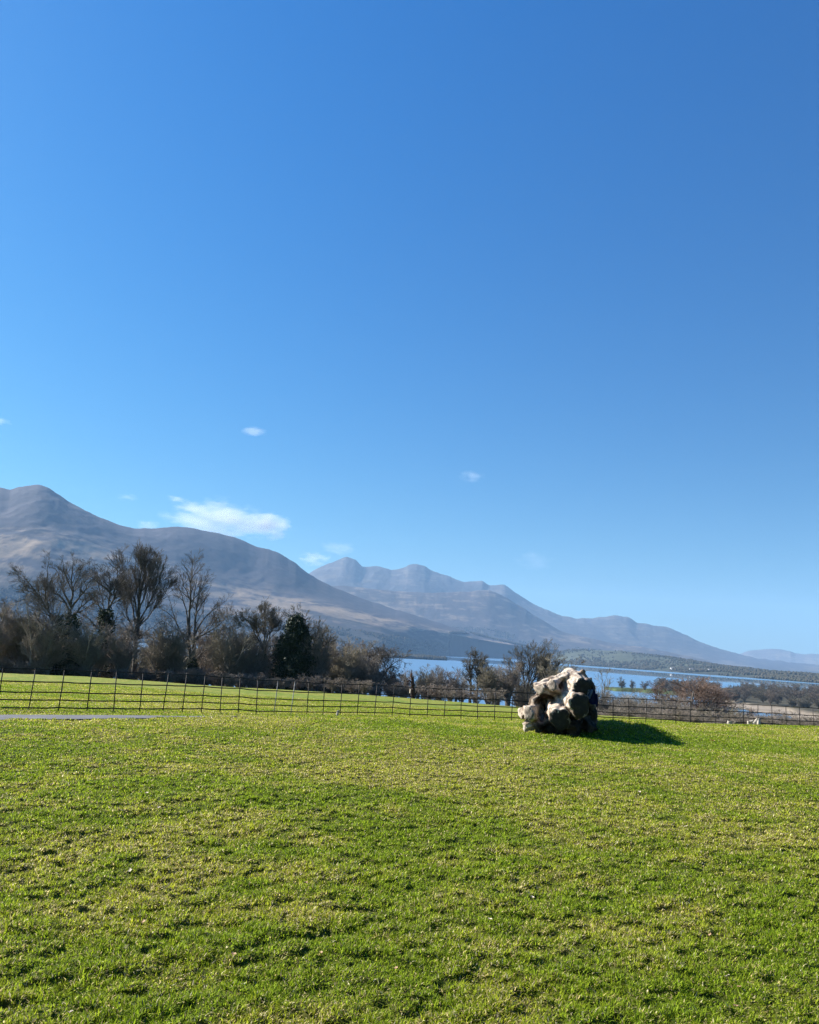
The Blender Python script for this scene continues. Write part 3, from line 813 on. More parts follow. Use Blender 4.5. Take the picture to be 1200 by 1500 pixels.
e1, B1, H1 = hero('bare_oak', 'big wide bare tree with a long limb leaning left and dark ivy at its foot', 108, (452, 925), T1, seed=11, dens=1.0)
k = [at(98, 780 + y / 4.615, 108) for y in (930, 860, 790, 720, 640, 560)]
ivy_on(e1, np.array(k), .5, 5200, 1, 1.7)
e2, B2, H2 = hero('bare_oak', 'ivy clad bare tree with a crooked fork, left of the tallest one', 112, (732, 960), T2, seed=12, dens=1.05, ang=42)
k = [at(x / 4.615, 780 + y / 4.615, 112) for x, y in ((732, 960), (729, 860), (724, 740), (718, 620), (716, 530))]
ivy_on(e2, np.array(k), .35, 3600, 2, .75)
e3, B3, H3 = hero('bare_lime_tree', 'tallest bare tree with a dense oval crown of fine rising branches', 116, (902, 985), T3, seed=13, dens=1.15, ang=27, trop=.10)
e4, B4, H4 = hero('bare_ash', 'tall open bare tree on its own with long limbs reaching left and right', 118, (372, 1005), T4, seed=14, ox=200, dens=.9, ang=38)
k = [at(200 + x / 4.615, 780 + y / 4.615, 118) for x, y in ((372, 1005), (370, 930), (366, 860))]
ivy_on(e4, np.array(k), .4, 2200, 3, .8)
hero('bare_tree', 'bushy many-stemmed bare tree just left of the dark evergreen', 116, (860, 1010), T5, seed=15, ox=200, dens=1.3, ang=32, trop=.07, twig='twig_green', rbase=.26)
hero('bare_tree', 'bare tree with spreading pale limbs just right of the dark evergreen', 114, (30, 720), T7, seed=17, ox=440, oy=860, dens=1.2, twig='twig_green', rbase=.26)
hero('bare_tree', 'small spreading bare tree with open lake showing behind its limbs', 118, (540, 745), T8, seed=18, ox=440, oy=860, dens=1.1, ang=48, rbase=.26, trop=.0, twr=.014)
hero('bare_tree', 'slender twin-stemmed bare tree left of the weathered stump', 122, (265, 705), T9, seed=19, sc_=5.4545, ox=640, oy=900, dens=1.2, rbase=.30, twr=.0145, twig='twig_green')
hero('bare_tree', 'broad round bare tree standing just behind the weathered stump', 126, (700, 745), T10, seed=20, sc_=5.4545, ox=640, oy=900, dens=1.35, ang=30, trop=.06, rbase=.32, twr=.0145, twig='twig_green')

# dark evergreen
def evergreen(px, pyb, pyt, r, halfw, label, seed=5, n=30000, tilt=0.0):
    rg = np.random.default_rng(seed)
    B = at(px, pyb, r); B[2] = min(B[2], g1(B[0], B[1]) + .1)
    H = zat(px, pyt, r) - B[2]
    e = empty('evergreen_tree', B, label, 'tree')
    tp, tr = resample([B - [0, 0, .3], B + [0, 0, H * .5], B + [0, 0, H * .93]], (.3, .05))
    v, q = seg_mesh([(tp[None], tr[None], 7)])
    link('trunk', mesh_np('trunk', v - B, q, shade=True), M['bark_brown'], e)
    nc = 170
    t = rg.uniform(.02, 1, nc) ** .85
    wr = halfw * np.interp(t, [0, .15, .4, .75, 1], [.9, 1.0, .85, .52, .10])
    a = rg.uniform(0, 6.283, nc); q_ = np.sqrt(rg.uniform(.15, 1, nc))
    C = np.stack([np.cos(a) * wr * q_, np.sin(a) * wr * q_, t * H], 1)
    i = rg.integers(0, nc, n)
    P = C[i] + rg.normal(0, 1, (n, 3)) * (np.array([.62, .62, .40]) * (1.1 - .5 * t[i])[:, None]) - np.array([0, 0, .25])
    P[:, 2] = np.clip(P[:, 2], .1, None)
    v, q = leaves(P, .16, rg)
    link('crown', mesh_np('crown', v, q), M['evergreen'], e)
evergreen(427, 1008, 902, 112, 2.6, 'dark green conical evergreen tree standing among the bare trees')
evergreen(96, 985, 940, 107, 2.2, 'low dark evergreen bush at the foot of the big left tree', seed=8, n=12000)

# thicket templates
def template(H, Wd, seed, stems, twig, bark_shade, dens, ang, trop, twr, levels=4, cnt=(8, 4.6, 2.7, 1.5)):
    rg = np.random.default_rng(seed)
    PT, RD = [], []
    for s in range(stems):
        a = rg.uniform(0, 6.283); top = rg.uniform(.55, 1.0) if s else 1.0
        rr = Wd * rg.uniform(.25, 1.0) * (1.25 - .6 * top)
        b = np.array([rg.normal(0, .15), rg.normal(0, .15), -.2])
        m1_ = b + np.array([math.cos(a) * rr * .25, math.sin(a) * rr * .25, H * top * .4])
        m2_ = b + np.array([math.cos(a) * rr * .62, math.sin(a) * rr * .62, H * top * .72])
        tp = b + np.array([math.cos(a) * rr * .95, math.sin(a) * rr * .95, H * top * .97])
        q, r = resample([b, m1_ + rg.normal(0, .2, 3), m2_ + rg.normal(0, .3, 3), tp], (.021 * H * rg.uniform(.6, 1), .004 * H))
        PT.append(q); RD.append(r)
    PT, RD = np.array(PT), np.array(RD)
    tw = branches(rg, (PT, RD), H, dens, ang, trop, twr, levels=levels, cnt=cnt)
    v, q = seg_mesh([(PT, RD, 6)]); tm = mesh_np('trunk', v, q, shade=True); tm.materials.append(M[bark_shade])
    v, q = seg_mesh(tw); cm = mesh_np('crown', v, q); cm.materials.append(M[twig])
    return tm, cm, H

TPL = {
    'scrub1': template(7.5, 3.6, 101, 13, 'thicket_brown', 'bark_pale', 1.25, 38, .06, .014),
    'scrub2': template(8.5, 3.6, 102, 9, 'thicket_grey', 'bark_pale', 1.2, 42, .03, .014),
    'scrub3': template(7.0, 4.2, 103, 14, 'thicket_green', 'bark_pale', 1.2, 40, .05, .014),
    'tree1': template(12, 4.2, 104, 8, 'thicket_grey', 'bark_pale', 1.15, 33, .08, .016),
    'tree2': template(12, 4.6, 105, 7, 'thicket_green', 'bark_pale', 1.2, 36, .06, .016),
    'tree3': template(11, 5.2, 106, 9, 'twig_red', 'bark_pale', 1.3, 36, .08, .017),
    'bush': template(3.0, 2.6, 107, 18, 'thicket_brown', 'bark_pale', 1.3, 40, .05, .012, levels=3),
    'far1': template(13, 5.2, 108, 10, 'twig_grey', 'bark_grey', 1.0, 45, .02, .075, levels=3),
    'far2': template(12, 5.6, 109, 11, 'twig_brown', 'bark_brown', 1.0, 45, .02, .080, levels=3),
    'far3': template(13, 4.8, 110, 9, 'twig_green', 'bark_grey', 1.1, 45, .03, .085, levels=3),
}

def plant(kind, P, H, rot, label, name='bare_tree', group=None, wide=1.0, cat='tree'):
    tm, cm, H0 = TPL[kind]
    e = empty(name, P, label, cat, group)
    s = H / H0
    e.rotation_euler = (0, 0, rot)
    e.scale = (s * wide, s * wide, s)
    link('trunk', tm, None, e); link('crown', cm, None, e)
    return e

def plant_px(kind, px, top, r, label, **kw):
    p = onpx(px, r)
    H = max(1.2, zat(px, top, r) - p[2]) * .93
    return plant(kind, p, H, random.uniform(0, 6.28), label, **kw)

G1 = 'bare trees in the thicket behind the field'
L1 = 'bare brown tree in the tangled thicket behind the field'
thick = [(-30, 872), (0, 884), (22, 880), (44, 873), (64, 900), (118, 905), (138, 915), (176, 905), (226, 906), (244, 912), (300, 912), (318, 918), (333, 905), (352, 902), (366, 925), (405, 925), (440, 912),
         (462, 918), (484, 925), (500, 935), (516, 940), (530, 938), (545, 955), (505, 948)]
ks = ['scrub1', 'scrub2', 'scrub3', 'tree1', 'scrub1', 'scrub3', 'tree2']
for i, (px, top) in enumerate(thick):
    plant_px(ks[i % 7], px, top, random.uniform(104, 118) + (8 if px > 280 else 0), L1, group=G1, wide=1.15)
G1b = 'bare trees filling the back of the wood'
for i in range(25):
    px = -25 + i * 25 + random.uniform(-6, 6)
    top = np.interp(px, [-25, 60, 130, 200, 250, 340, 400, 480, 560, 600], [905, 915, 925, 915, 925, 925, 935, 940, 962, 990]) + random.uniform(-6, 14)
    plant_px(ks[(i * 3) % 7], px, top, random.uniform(122, 150), 'bare tree in the deep shade at the back of the left wood', group=G1b, wide=1.3)
GU = 'low undergrowth along the edge of the wood'
for i in range(40):
    px = -20 + i * 19 + random.uniform(-6, 6)
    yb = np.interp(px, [0, 230, 470, 740], [984, 998, 1013, 1034])
    plant_px('bush', px, yb - random.uniform(12, 26), random.uniform(101, 112), 'low brown bush in the undergrowth below the bare trees', name='bare_shrub', group=GU, wide=1.5, cat='shrub')
G2 = 'bare scrub trees between the snag and the stump'
for i, (px, top) in enumerate([(575, 985), (590, 978), (612, 974), (628, 976), (645, 972), (660, 976), (676, 980), (716, 968), (730, 970), (745, 966), (760, 966), (815, 962), (828, 975), (840, 990), (620, 985), (640, 990), (668, 988), (722, 985), (742, 985), (770, 985)]):
    plant_px(['scrub2', 'scrub1', 'tree2', 'scrub3'][i % 4], px, top, random.uniform(112, 132), 'bare scrub tree in the gap between the dead snag and the stump', group=G2, wide=1.0)
# right of the stump
plant_px('tree2', 884, 984, 120, 'bare grey green tree rising right behind the weathered stump', wide=1.0)
plant_px('scrub3', 862, 1000, 122, 'small bare tree half hidden behind the right end of the stump')
for px, top, lab in [(905, 1012, 'low bare sapling left of the sallow bushes, by the fence'), (925, 1008, 'second low bare sapling left of the sallow bushes'), (948, 1012, 'thin bare sapling touching the left edge of the reddish bush')]:
    plant_px('scrub3', px, top, 112, lab)
plant_px('tree3', 1002, 1000, 118, 'wide reddish brown sallow bush behind the fence', name='sallow_bush', wide=2.0, cat='shrub')
plant_px('tree3', 975, 1006, 122, 'smaller reddish sallow bush left of the widest one', name='sallow_bush', wide=1.4, cat='shrub')
plant_px('tree3', 1030, 1010, 122, 'sloping reddish sallow bush right of the widest one', name='sallow_bush', wide=1.5, cat='shrub')
plant_px('scrub2', 1135, 1034, 118, 'rounded grey bare bush behind the fence at the right', name='bare_shrub', wide=1.5, cat='shrub')
G3b = 'pale bare saplings in front of the bay'
for i in range(20):
    px = 884 + i * 9.5 + random.uniform(-3, 3)
    plant_px(['scrub2', 'scrub3'][i % 2], px, np.interp(px, [880, 960, 1080], [1014, 1019, 1030]) + random.uniform(-5, 6), random.uniform(100, 145), 'pale grey bare sapling in the screen in front of the bay', name='bare_sapling', group=G3b, wide=1.3)
G3 = 'low bare scrub below the fence at the right'
for i in range(46):
    px = 868 + (i % 23) * 16 + random.uniform(-5, 5)
    top = np.interp(px, [860, 960, 1050, 1100, 1150, 1250], [1036, 1034, 1042, 1046, 1044, 1050]) + random.uniform(-2, 6)
    plant_px(['scrub1', 'bush', 'scrub3'][i % 3], px, top, random.uniform(84, 135), 'low brown scrub bush seen through the rails at the right', name='bare_shrub', group=G3, wide=1.8, cat='shrub')

# trees on the grass bank and the wooded peninsula
def far_plant(px, r, H, label, group=None, kind=None, wide=1.0):
    p = at(px, 1020, r); p[2] = LAKE + 1.0
    return plant(kind or random.choice(['far1', 'far2', 'far3']), p, H, random.uniform(0, 6.28), label, group=group, name='lakeside_tree', wide=wide)
far_plant(911, 1052, 15, 'round bare tree on the grass bank by the lake', kind='far3')
far_plant(926, 1058, 12, 'thin bare tree next to the round one on the grass bank', kind='far1')
far_plant(945, 1060, 12, 'lone umbrella shaped tree on the grass bank against the blue lake', kind='far2', wide=1.1)
G4 = 'trees of the wooded peninsula in the lake'
for i in range(275):
    px = 968 + 300 * (i / 275) ** 1.05 + random.uniform(-5, 5)
    u = random.random()
    rn_ = np.interp(px, [960, 1045, 1060, 1150, 1260], [1060, 985, 900, 850, 800])
    rf_ = np.interp(px, [960, 1100, 1260], [1290, 1420, 1500])
    if 1052 < px < 1078 and u > .25: continue
    r = rn_ + (rf_ - rn_) * u
    far_plant(px, r, random.uniform(9, 14), 'bare grey brown tree in the wood on the lake peninsula', group=G4, wide=random.uniform(1.0, 1.35))

# ------------------------------------------------------------------ estate fence
FP = [(-330, 25.5, 961), (-150, 25.0, 970), (0, 25.0, 978), (121, 25.6, 981.5), (231, 26.5, 987), (299, 27.8, 989.3), (411, 30, 998), (472, 31.4, 1000.5), (525, 32.4, 1002.6), (576, 33.2, 1004.7), (625, 33.9, 1008), (694, 35, 1011), (739, 35.7, 1013),
      (870, 37.4, 1020.5), (950, 38.7, 1024.3), (1010, 40, 1028), (1057, 41.5, 1029.7), (1105, 42.6, 1032), (1150, 43.7, 1035), (1200, 45, 1037.5), (1330, 48, 1045), (1500, 53, 1056)]
def build_fence():
    pts = []
    pxs = np.arange(-300, 1420, 2.0)
    rr = np.interp(pxs, [f[0] for f in FP], [f[1] for f in FP]); yy = np.interp(pxs, [f[0] for f in FP], [f[2] for f in FP])
    W = np.array([at(p, y, r) for p, y, r in zip(pxs, yy, rr)])
    ker = np.ones(21) / 21
    Ws = W.copy()
    for i in range(3):
        Ws[:, i] = np.convolve(np.pad(W[:, i], 10, mode='edge'), ker, 'valid')
    s = np.concatenate([[0], np.cumsum(np.linalg.norm(np.diff(Ws[:, :2], axis=0), axis=1))])
    n = int(s[-1] / .79)
    ss = np.arange(n) * .79
    s0 = np.interp(4, pxs, s); ss = ss - ss[np.argmin(abs(ss - s0))] + s0
    ss = ss[(ss > 0) & (ss < s[-1])]
    P = np.stack([np.interp(ss, s, Ws[:, i]) for i in range(3)], 1)
    e = empty('estate_fence', (0, P[len(P) // 3][1], -.8), 'long thin black iron railing fence with five rails crossing the field', 'fence')
    E = np.array(e.location)
    rg = np.random.default_rng(4)
    HR = [0.0, -.35, -.63, -.84, -1.05]
    tops = P[:, 2] + rg.normal(0, .008, len(P))
    tilt = rg.normal(.01, .022, (len(P), 2))
    for i in (17, 18): tilt[i] += (.07, 0)
    T = nrmz(np.gradient(P, axis=0) * np.array([1, 1, 0]))
    node = []
    for i, p in enumerate(P):
        gz_ = g1(p[0], p[1])
        top = tops[i]; bot = min(gz_ - .05, top - 1.16)
        up = nrmz(np.array([T[i][0] * tilt[i][0], T[i][1] * tilt[i][0], 1]) + np.array([-T[i][1], T[i][0], 0]) * tilt[i][1])
        base = np.array([p[0], p[1], bot]) ; L = (top + .02 - bot)
        A = np.stack([T[i], np.cross(up, T[i]), up], 1)
        me = boxes_mesh('post', [(base + up * L / 2, (.0135, .008, L / 2), A)])
        u = rg.uniform()
        x = i - 0
        link('post', me, M['iron_pale'] if x in PALE else (M['iron_worn'] if u < .55 else M['iron']), e).location = -E
        node.append([base + up * (top + h - bot) for h in HR])
    node = np.array(node)
    for k in range(5):
        Q = node[:, k]
        a, b = Q[:-1], Q[1:]
        # two pieces a bay, with a slight sag in the middle
        m = (a + b) / 2 - np.array([0, 0, 1]) * rg.uniform(0, .014, (len(a), 1))
        P0 = np.concatenate([a, m]); P1 = np.concatenate([m, b])
        off = np.array([0, -.0, 0])
        rr_ = np.full(len(P0), .0195 if k else .0160)
        v, q = tubes(P0 + off, P1 + off, rr_, rr_, 6)
        link('rail', mesh_np('rail', v - E, q), M['iron'], e)
    return P
PALE = {17, 18}
FENCE = build_fence()
fpx = []
for p in FENCE:
    v = p - EYE
    fpx.append(600 + FPX * (v @ RC) / (v @ F))
print('fence px', [round(a) for a in fpx])

# ------------------------------------------------------------------ the weathered stump
def voxel(V, Q, T, vox, sm):
    me = mesh_np('tmp', V, Q, T)
    o = bpy.data.objects.new('tmp', me); COL.objects.link(o)
    md = o.modifiers.new('r', 'REMESH'); md.mode = 'VOXEL'; md.voxel_size = vox
    if sm:
        s = o.modifiers.new('s', 'SMOOTH'); s.iterations = sm; s.factor = .5
    dg = bpy.context.evaluated_depsgraph_get(); dg.update()
    out = bpy.data.meshes.new_from_object(o.evaluated_get(dg), depsgraph=dg)
    bpy.data.objects.remove(o); bpy.data.meshes.remove(me)
    return out

def mesh_arrays(me):
    n = len(me.vertices); co = np.zeros(n * 3, np.float32); no = np.zeros(n * 3, np.float32)
    me.vertices.foreach_get('co', co); me.vertices.foreach_get('normal', no)
    return co.reshape(-1, 3).astype(float), no.reshape(-1, 3).astype(float)

def n3(P, s, seed):
    return (vnoise(P[:, 0] * s + P[:, 2] * s * .7, P[:, 1] * s - P[:, 2] * s * .48, seed) + vnoise(P[:, 1] * s + 5, P[:, 2] * s, seed + 1) + vnoise(P[:, 2] * s, P[:, 0] * s + 9, seed + 2)) / 3

def capped(p0, p1, r0, r1, n=20, e0=1.0, m=5, wob=.06, rg=None):
    """tapered tube with flat ends, wobbly section"""
    p0, p1 = np.array(p0, float), np.array(p1, float)
    d = nrmz(p1 - p0); up = np.array([0, 0, 1.]) if abs(d[2]) < .9 else np.array([1., 0, 0])
    u = nrmz(np.cross(d, up)); v = np.cross(u, d)
    a = np.arange(n) * 2 * math.pi / n
    prof = 1 + wob * (np.sin(a * 2 + rg.uniform(0, 6)) + .7 * np.sin(a * 3 + rg.uniform(0, 6)) + .5 * np.sin(a * 5 + rg.uniform(0, 6)))
    V = []
    for j in range(m):
        t = j / (m - 1)
        for i in range(n):
            V.append(p0 + (p1 - p0) * t + (u * math.cos(a[i]) * e0 + v * math.sin(a[i])) * prof[i] * (r0 * (1 - t) + r1 * t))
    Q = [[j * n + i, j * n + (i + 1) % n, (j + 1) * n + (i + 1) % n, (j + 1) * n + i] for j in range(m - 1) for i in range(n)]
    V.append(p0); V.append(p1); c0, c1 = len(V) - 2, len(V) - 1
    T = [[c0, (i + 1) % n, i] for i in range(n)] + [[c1, (m - 1) * n + i, (m - 1) * n + (i + 1) % n] for i in range(n)]
    rim = [V[(m - 1) * n + i] for i in range(n)]
    return np.array(V), np.array(Q), np.array(T), (p1, d, u, v, prof * r1, e0)

def wood_material():
    m, t, b = new_mat('weathered_wood')
    tc = N(t, 'ShaderNodeTexCoord')
    n1 = N(t, 'ShaderNodeTexNoise', Scale=2.4, Detail=9, Roughness=.62, Distortion=.8)
    t.links.new(tc.outputs['Object'], n1.inputs['Vector'])
    cr = N(t, 'ShaderNodeValToRGB'); e = cr.color_ramp.elements
    e[0].position = .30; e[0].color = (.05, .035, .026, 1); e[1].position = .44; e[1].color = (.24, .18, .135, 1)
    x = e.new(.54); x.color = (.52, .43, .34, 1); x = e.new(.70); x.color = (.72, .63, .53, 1)
    t.links.new(n1.outputs[0], cr.inputs[0])
    n2 = N(t, 'ShaderNodeTexNoise', Scale=3.2, Detail=7, Roughness=.55, Distortion=2.2)
    t.links.new(tc.outputs['Object'], n2.inputs['Vector'])
    ab = N(t, 'ShaderNodeMath', operation='SUBTRACT'); ab.inputs[1].default_value = .5; t.links.new(n2.outputs[0], ab.inputs[0])
    a2 = N(t, 'ShaderNodeMath', operation='ABSOLUTE'); t.links.new(ab.outputs[0], a2.inputs[0])
    mr = N(t, 'ShaderNodeMapRange'); mr.inputs['From Max'].default_value = .016; mr.inputs['To Min'].default_value = .4; mr.inputs['To Max'].default_value = 1
    t.links.new(a2.outputs[0], mr.inputs[0])
    vm = N(t, 'ShaderNodeVectorMath', operation='SCALE'); t.links.new(cr.outputs[0], vm.inputs[0]); t.links.new(mr.outputs[0], vm.inputs['Scale'])
    ta = N(t, 'ShaderNodeAttribute', attribute_name='tint'); vt = N(t, 'ShaderNodeVectorMath', operation='MULTIPLY')
    t.links.new(vm.outputs[0], vt.inputs[0]); t.links.new(ta.outputs['Color'], vt.inputs[1])
    t.links.new(vt.outputs[0], b.inputs['Base Color'])
    b.inputs['Roughness'].default_value = .85; b.inputs['Specular IOR Level'].default_value = .15
    bp = N(t, 'ShaderNodeBump', Strength=.9, Distance=.04)
    t.links.new(n1.outputs[0], bp.inputs['Height'])
    b2 = N(t, 'ShaderNodeBump', Strength=.8, Distance=.02); t.links.new(mr.outputs[0], b2.inputs['Height']); t.links.new(bp.outputs[0], b2.inputs['Normal'])
    t.links.new(b2.outputs[0], b.inputs['Normal'])
    return m

def cut_material(dark):  # dark copy: shade painted into the ends turned away from the sun
    m, t, b = new_mat('sawn_end_shaded' if dark else 'sawn_end')
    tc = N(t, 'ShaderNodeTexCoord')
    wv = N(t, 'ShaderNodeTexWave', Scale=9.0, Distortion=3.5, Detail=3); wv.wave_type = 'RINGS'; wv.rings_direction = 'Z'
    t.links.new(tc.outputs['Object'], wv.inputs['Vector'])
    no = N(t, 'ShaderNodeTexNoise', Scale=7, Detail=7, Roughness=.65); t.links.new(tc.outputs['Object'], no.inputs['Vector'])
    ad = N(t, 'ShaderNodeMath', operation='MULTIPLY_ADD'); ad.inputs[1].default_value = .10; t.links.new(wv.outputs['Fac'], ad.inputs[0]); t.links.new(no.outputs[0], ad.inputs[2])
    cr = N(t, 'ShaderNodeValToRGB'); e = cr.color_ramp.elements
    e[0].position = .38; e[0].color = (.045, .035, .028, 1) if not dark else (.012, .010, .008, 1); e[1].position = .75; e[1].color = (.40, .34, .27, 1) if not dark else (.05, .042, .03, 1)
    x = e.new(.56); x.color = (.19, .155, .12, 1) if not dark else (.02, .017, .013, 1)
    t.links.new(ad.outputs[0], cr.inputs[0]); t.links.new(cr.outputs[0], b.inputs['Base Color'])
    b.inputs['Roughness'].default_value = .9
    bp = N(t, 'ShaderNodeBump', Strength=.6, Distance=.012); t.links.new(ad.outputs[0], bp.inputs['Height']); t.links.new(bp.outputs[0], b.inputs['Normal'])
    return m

def build_stump():
    rg = np.random.default_rng(6)
    r = 22.0; K = r / 1240.0
    O = at(815, 1076, r)
    fw = nrmz(np.array([O[0], O[1], 0.]))
    rt = np.array([fw[1], -fw[0], 0.])
    sl = math.tan(ROLL)
    def W(u, v, y):
        # picture offsets from the foot of the stump, turned upright, in metres; y = depth away from the field
        dx, dz = (u - 815) * K, (1076 - v) * K
        c, s_ = math.cos(ROLL), math.sin(ROLL)
        return O + rt * (dx * c - dz * s_ * 0 ) + np.array([0, 0, dz + dx * s_]) + fw * y
    G = g1(O[0], O[1])
    box0 = W(745, 1084, -1.15); box1 = W(885, 972, 2.0)
    h = .020
    ex, ey, ez = rt, fw, np.array([0, 0, 1.])
    org = W(752, 1088, -1.15)
    nx, ny, nz = int(128 * K / h), int(2.9 / h), int(112 * K / h)
    I, J, L_ = np.meshgrid(np.arange(nx), np.arange(ny), np.arange(nz), indexing='ij')
    G3 = org + (I.ravel()[:, None] * ex + J.ravel()[:, None] * ey + L_.ravel()[:, None] * ez) * h
    ends = []
    def limb(p0, p1, r0, r1, asp=1.0, flute=.10, cut=0, tilt=(0, 0, 0)):
        a_, b_ = W(*p0), W(*p1); Ln = np.linalg.norm(b_ - a_); d = (b_ - a_) / Ln
        u = nrmz(np.cross(d, ez)); v = np.cross(u, d)
        q = G3 - a_; t = q @ d; cu, cv = q @ u, q @ v
        th = np.arctan2(cv, cu) ; tt = np.clip(t / Ln, 0, 1)
        ph = rg.uniform(0, 6.28, 4)
        fl = 1 + flute * (np.sin(2 * th + ph[0]) + .8 * np.sin(3 * th + ph[1] + 1.2 * tt) + .55 * np.sin(5 * th + ph[2] + 2 * tt) + .35 * np.sin(9 * th + ph[3] + 2.5 * tt))
        r = (r0 * (1 - tt) + r1 * tt) * K * fl
        rad = np.sqrt((cu / asp) ** 2 + cv ** 2)
        n_ = nrmz(d + np.array(tilt)); cap = (G3 - b_) @ n_
        sdv = np.maximum(rad - r, np.maximum(cap, -t - r0 * K * .5))
        if cut:
            ff = lambda x: 1 + flute * (np.sin(2 * x + ph[0]) + .8 * np.sin(3 * x + ph[1] + 1.2) + .55 * np.sin(5 * x + ph[2] + 2) + .35 * np.sin(9 * x + ph[3] + 2.5))
            ends.append((b_, n_, u, v, r1 * K * ff(np.arange(40) * 2 * math.pi / 40), asp, cut, d))
        return sdv
    def ell(c, rx, ry, rz):
        q = G3 - W(*c); q = np.stack([q @ ex / (rx * K), q @ ey / ry, q[:, 2] / (rz * K)], 1)
        return (np.linalg.norm(q, axis=1) - 1) * min(rx * K, ry, rz * K)
    def smin(a, b, k=.05):
        hh = np.clip(.5 + .5 * (b - a) / k, 0, 1)
        return b * (1 - hh) + a * hh - k * hh * (1 - hh)
    D = ell((824, 1036, 1.0), 32, .85, 33)
    D = smin(D, limb((792, 1060, .8), (858, 1066, .7), 14, 13, 1, .12), .10)
    D = smin(D, limb((858, 1000, .65), (864, 1068, .6), 9, 13, .9, .14), .10)
    D = smin(D, limb((800, 1030, .7), (778, 1034, .25), 16, 6, 1, .16), .08)
    D = smin(D, limb((840, 1008, .55), (853.5, 984, .25), 19, 2.2, .8, .16), .08)
    D = smin(D, limb((812, 1006, .5), (848, 1000, .5), 11, 13, 1, .14), .08)
    D = smin(D, limb((850, 988, .3), (868, 1012, .5), 4, 6, 1.2, .1), .05)
    D = smin(D, limb((786, 1010, .25), (830, 991, .35), 5.5, 5, 2.6, .16), .04)
    holes = (((799, 1044, -.1), 17, 1.05, 26), ((826, 1007, -.05), 9, .55, 7), ((845, 1062, -.25), 18, .60, 12))    # hollows between the limbs, darkened below with painted shade
    for hc in holes: D = np.maximum(D, -ell(*hc))
    Lm = [limb((788, 1049, .6), (775.5, 1046, -.30), 13, 10.5, .72, .09, 1, (-.25, 0, .08)),
          limb((782, 1048, .4), (764, 1046, -.05), 12, 9.5, .85, .14, 0, (-.4, .2, .3)),
          limb((826, 1014, .7), (808, 1006, -.15), 14, 8.2, .85, .10, 1, (-.2, 0, .15)),
          limb((818, 1018, .5), (790, 1013, .0), 12, 8.0, 1.25, .16, 1, (-.3, 0, -.25)),
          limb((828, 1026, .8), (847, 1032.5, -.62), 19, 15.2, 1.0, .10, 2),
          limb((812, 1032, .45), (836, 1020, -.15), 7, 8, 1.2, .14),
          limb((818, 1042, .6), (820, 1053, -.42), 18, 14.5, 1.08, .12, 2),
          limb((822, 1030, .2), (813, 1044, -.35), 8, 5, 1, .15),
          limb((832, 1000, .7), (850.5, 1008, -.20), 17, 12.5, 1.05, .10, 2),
          limb((790, 1056, .2), (769, 1066, -.15), 10, 6, 1, .2),
          limb((796, 1058, .3), (786, 1069, -.05), 10, 6, 1, .2),
          limb((792, 1064, .35), (846, 1071, .1), 10, 12, 1, .14),
          limb((850, 1054, .5), (866, 1068, .0), 14, 7, 1, .16),
          limb((846, 1050, .5), (838, 1070, -.35), 12, 8, 1, .18)]
    for l_ in Lm: D = smin(D, l_, .06)
    holes = holes + (((793, 1041, -.12), 7.5, .75, 19),)
    D = np.maximum(D, -ell(*holes[-1]))
    X3 = G3 - O
    D = D + (n3(X3, 2.6, 7) - .5) * .09 + (np.abs(n3(X3, 5.5, 15) - .5) * 2) * -.055 + np.abs(n3(X3, 11, 19) - .5) * -.05 + (n3(X3, 15, 5) - .5) * .035 + .01
    D = np.maximum(D, np.max([-1e9], initial=-1e9) * np.ones(1))
    for (c, n_, u, v, pr, asp, ck, d) in ends:                          # saw the limbs off clean
        q = G3 - c; near = (np.linalg.norm(q - np.outer(q @ n_, n_), axis=1) < pr.mean() * 1.25) & (q @ n_ > 0) & (q @ n_ < .16)
        D = np.where(near, np.maximum(D, q @ n_), D)
    S3 = D.reshape(nx, ny, nz)
    def nets(S):
        ng = S < 0
        c8 = [ng[a:ng.shape[0] - 1 + a, b:ng.shape[1] - 1 + b, c:ng.shape[2] - 1 + c] for a in (0, 1) for b in (0, 1) for c in (0, 1)]
        sm = sum(x.astype(int) for x in c8); mix = (sm > 0) & (sm < 8)
        ci = np.argwhere(mix); idx = -np.ones(mix.shape, int); idx[tuple(ci.T)] = np.arange(len(ci))
        acc = np.zeros((len(ci), 3)); cnt = np.zeros(len(ci))
        for ax in range(3):
            for o1 in (0, 1):
                for o2 in (0, 1):
                    off = [0, 0, 0]; oth = [k for k in range(3) if k != ax]; off[oth[0]] = o1; off[oth[1]] = o2
                    a_ = ci + off; b_ = a_.copy(); b_[:, ax] += 1
                    va, vb = S[tuple(a_.T)], S[tuple(b_.T)]
                    m_ = (va < 0) != (vb < 0); t = np.where(m_, va / np.where(va - vb == 0, 1, va - vb), 0)
                    pt = np.array(off, float) + 0 * acc; pt[:, ax] = t
                    acc += pt * m_[:, None]; cnt += m_
        V = ci + acc / cnt[:, None]
        Q = []
        for ax in range(3):
            a_ = [slice(1, -1)] * 3; b_ = [slice(1, -1)] * 3
            A0 = S[1:-1, 1:-1, 1:-1]; sl2 = [slice(1, -1)] * 3; sl2[ax] = slice(2, None); B0 = S[tuple(sl2)]
            m_ = (A0 < 0) != (B0 < 0); e_ = np.argwhere(m_) + 1
            neg = A0[m_] < 0
            o = [k for k in range(3) if k != ax]
            if ax == 1: o = o[::-1]
            def cell(d1, d2):
                c_ = e_.copy(); c_[:, o[0]] -= d1; c_[:, o[1]] -= d2
                ok = (c_ < np.array(idx.shape)).all(1); c_ = np.minimum(c_, np.array(idx.shape) - 1)
                return np.where(ok, idx[tuple(c_.T)], -1)
            q = np.stack([cell(0, 0), cell(1, 0), cell(1, 1), cell(0, 1)], 1)
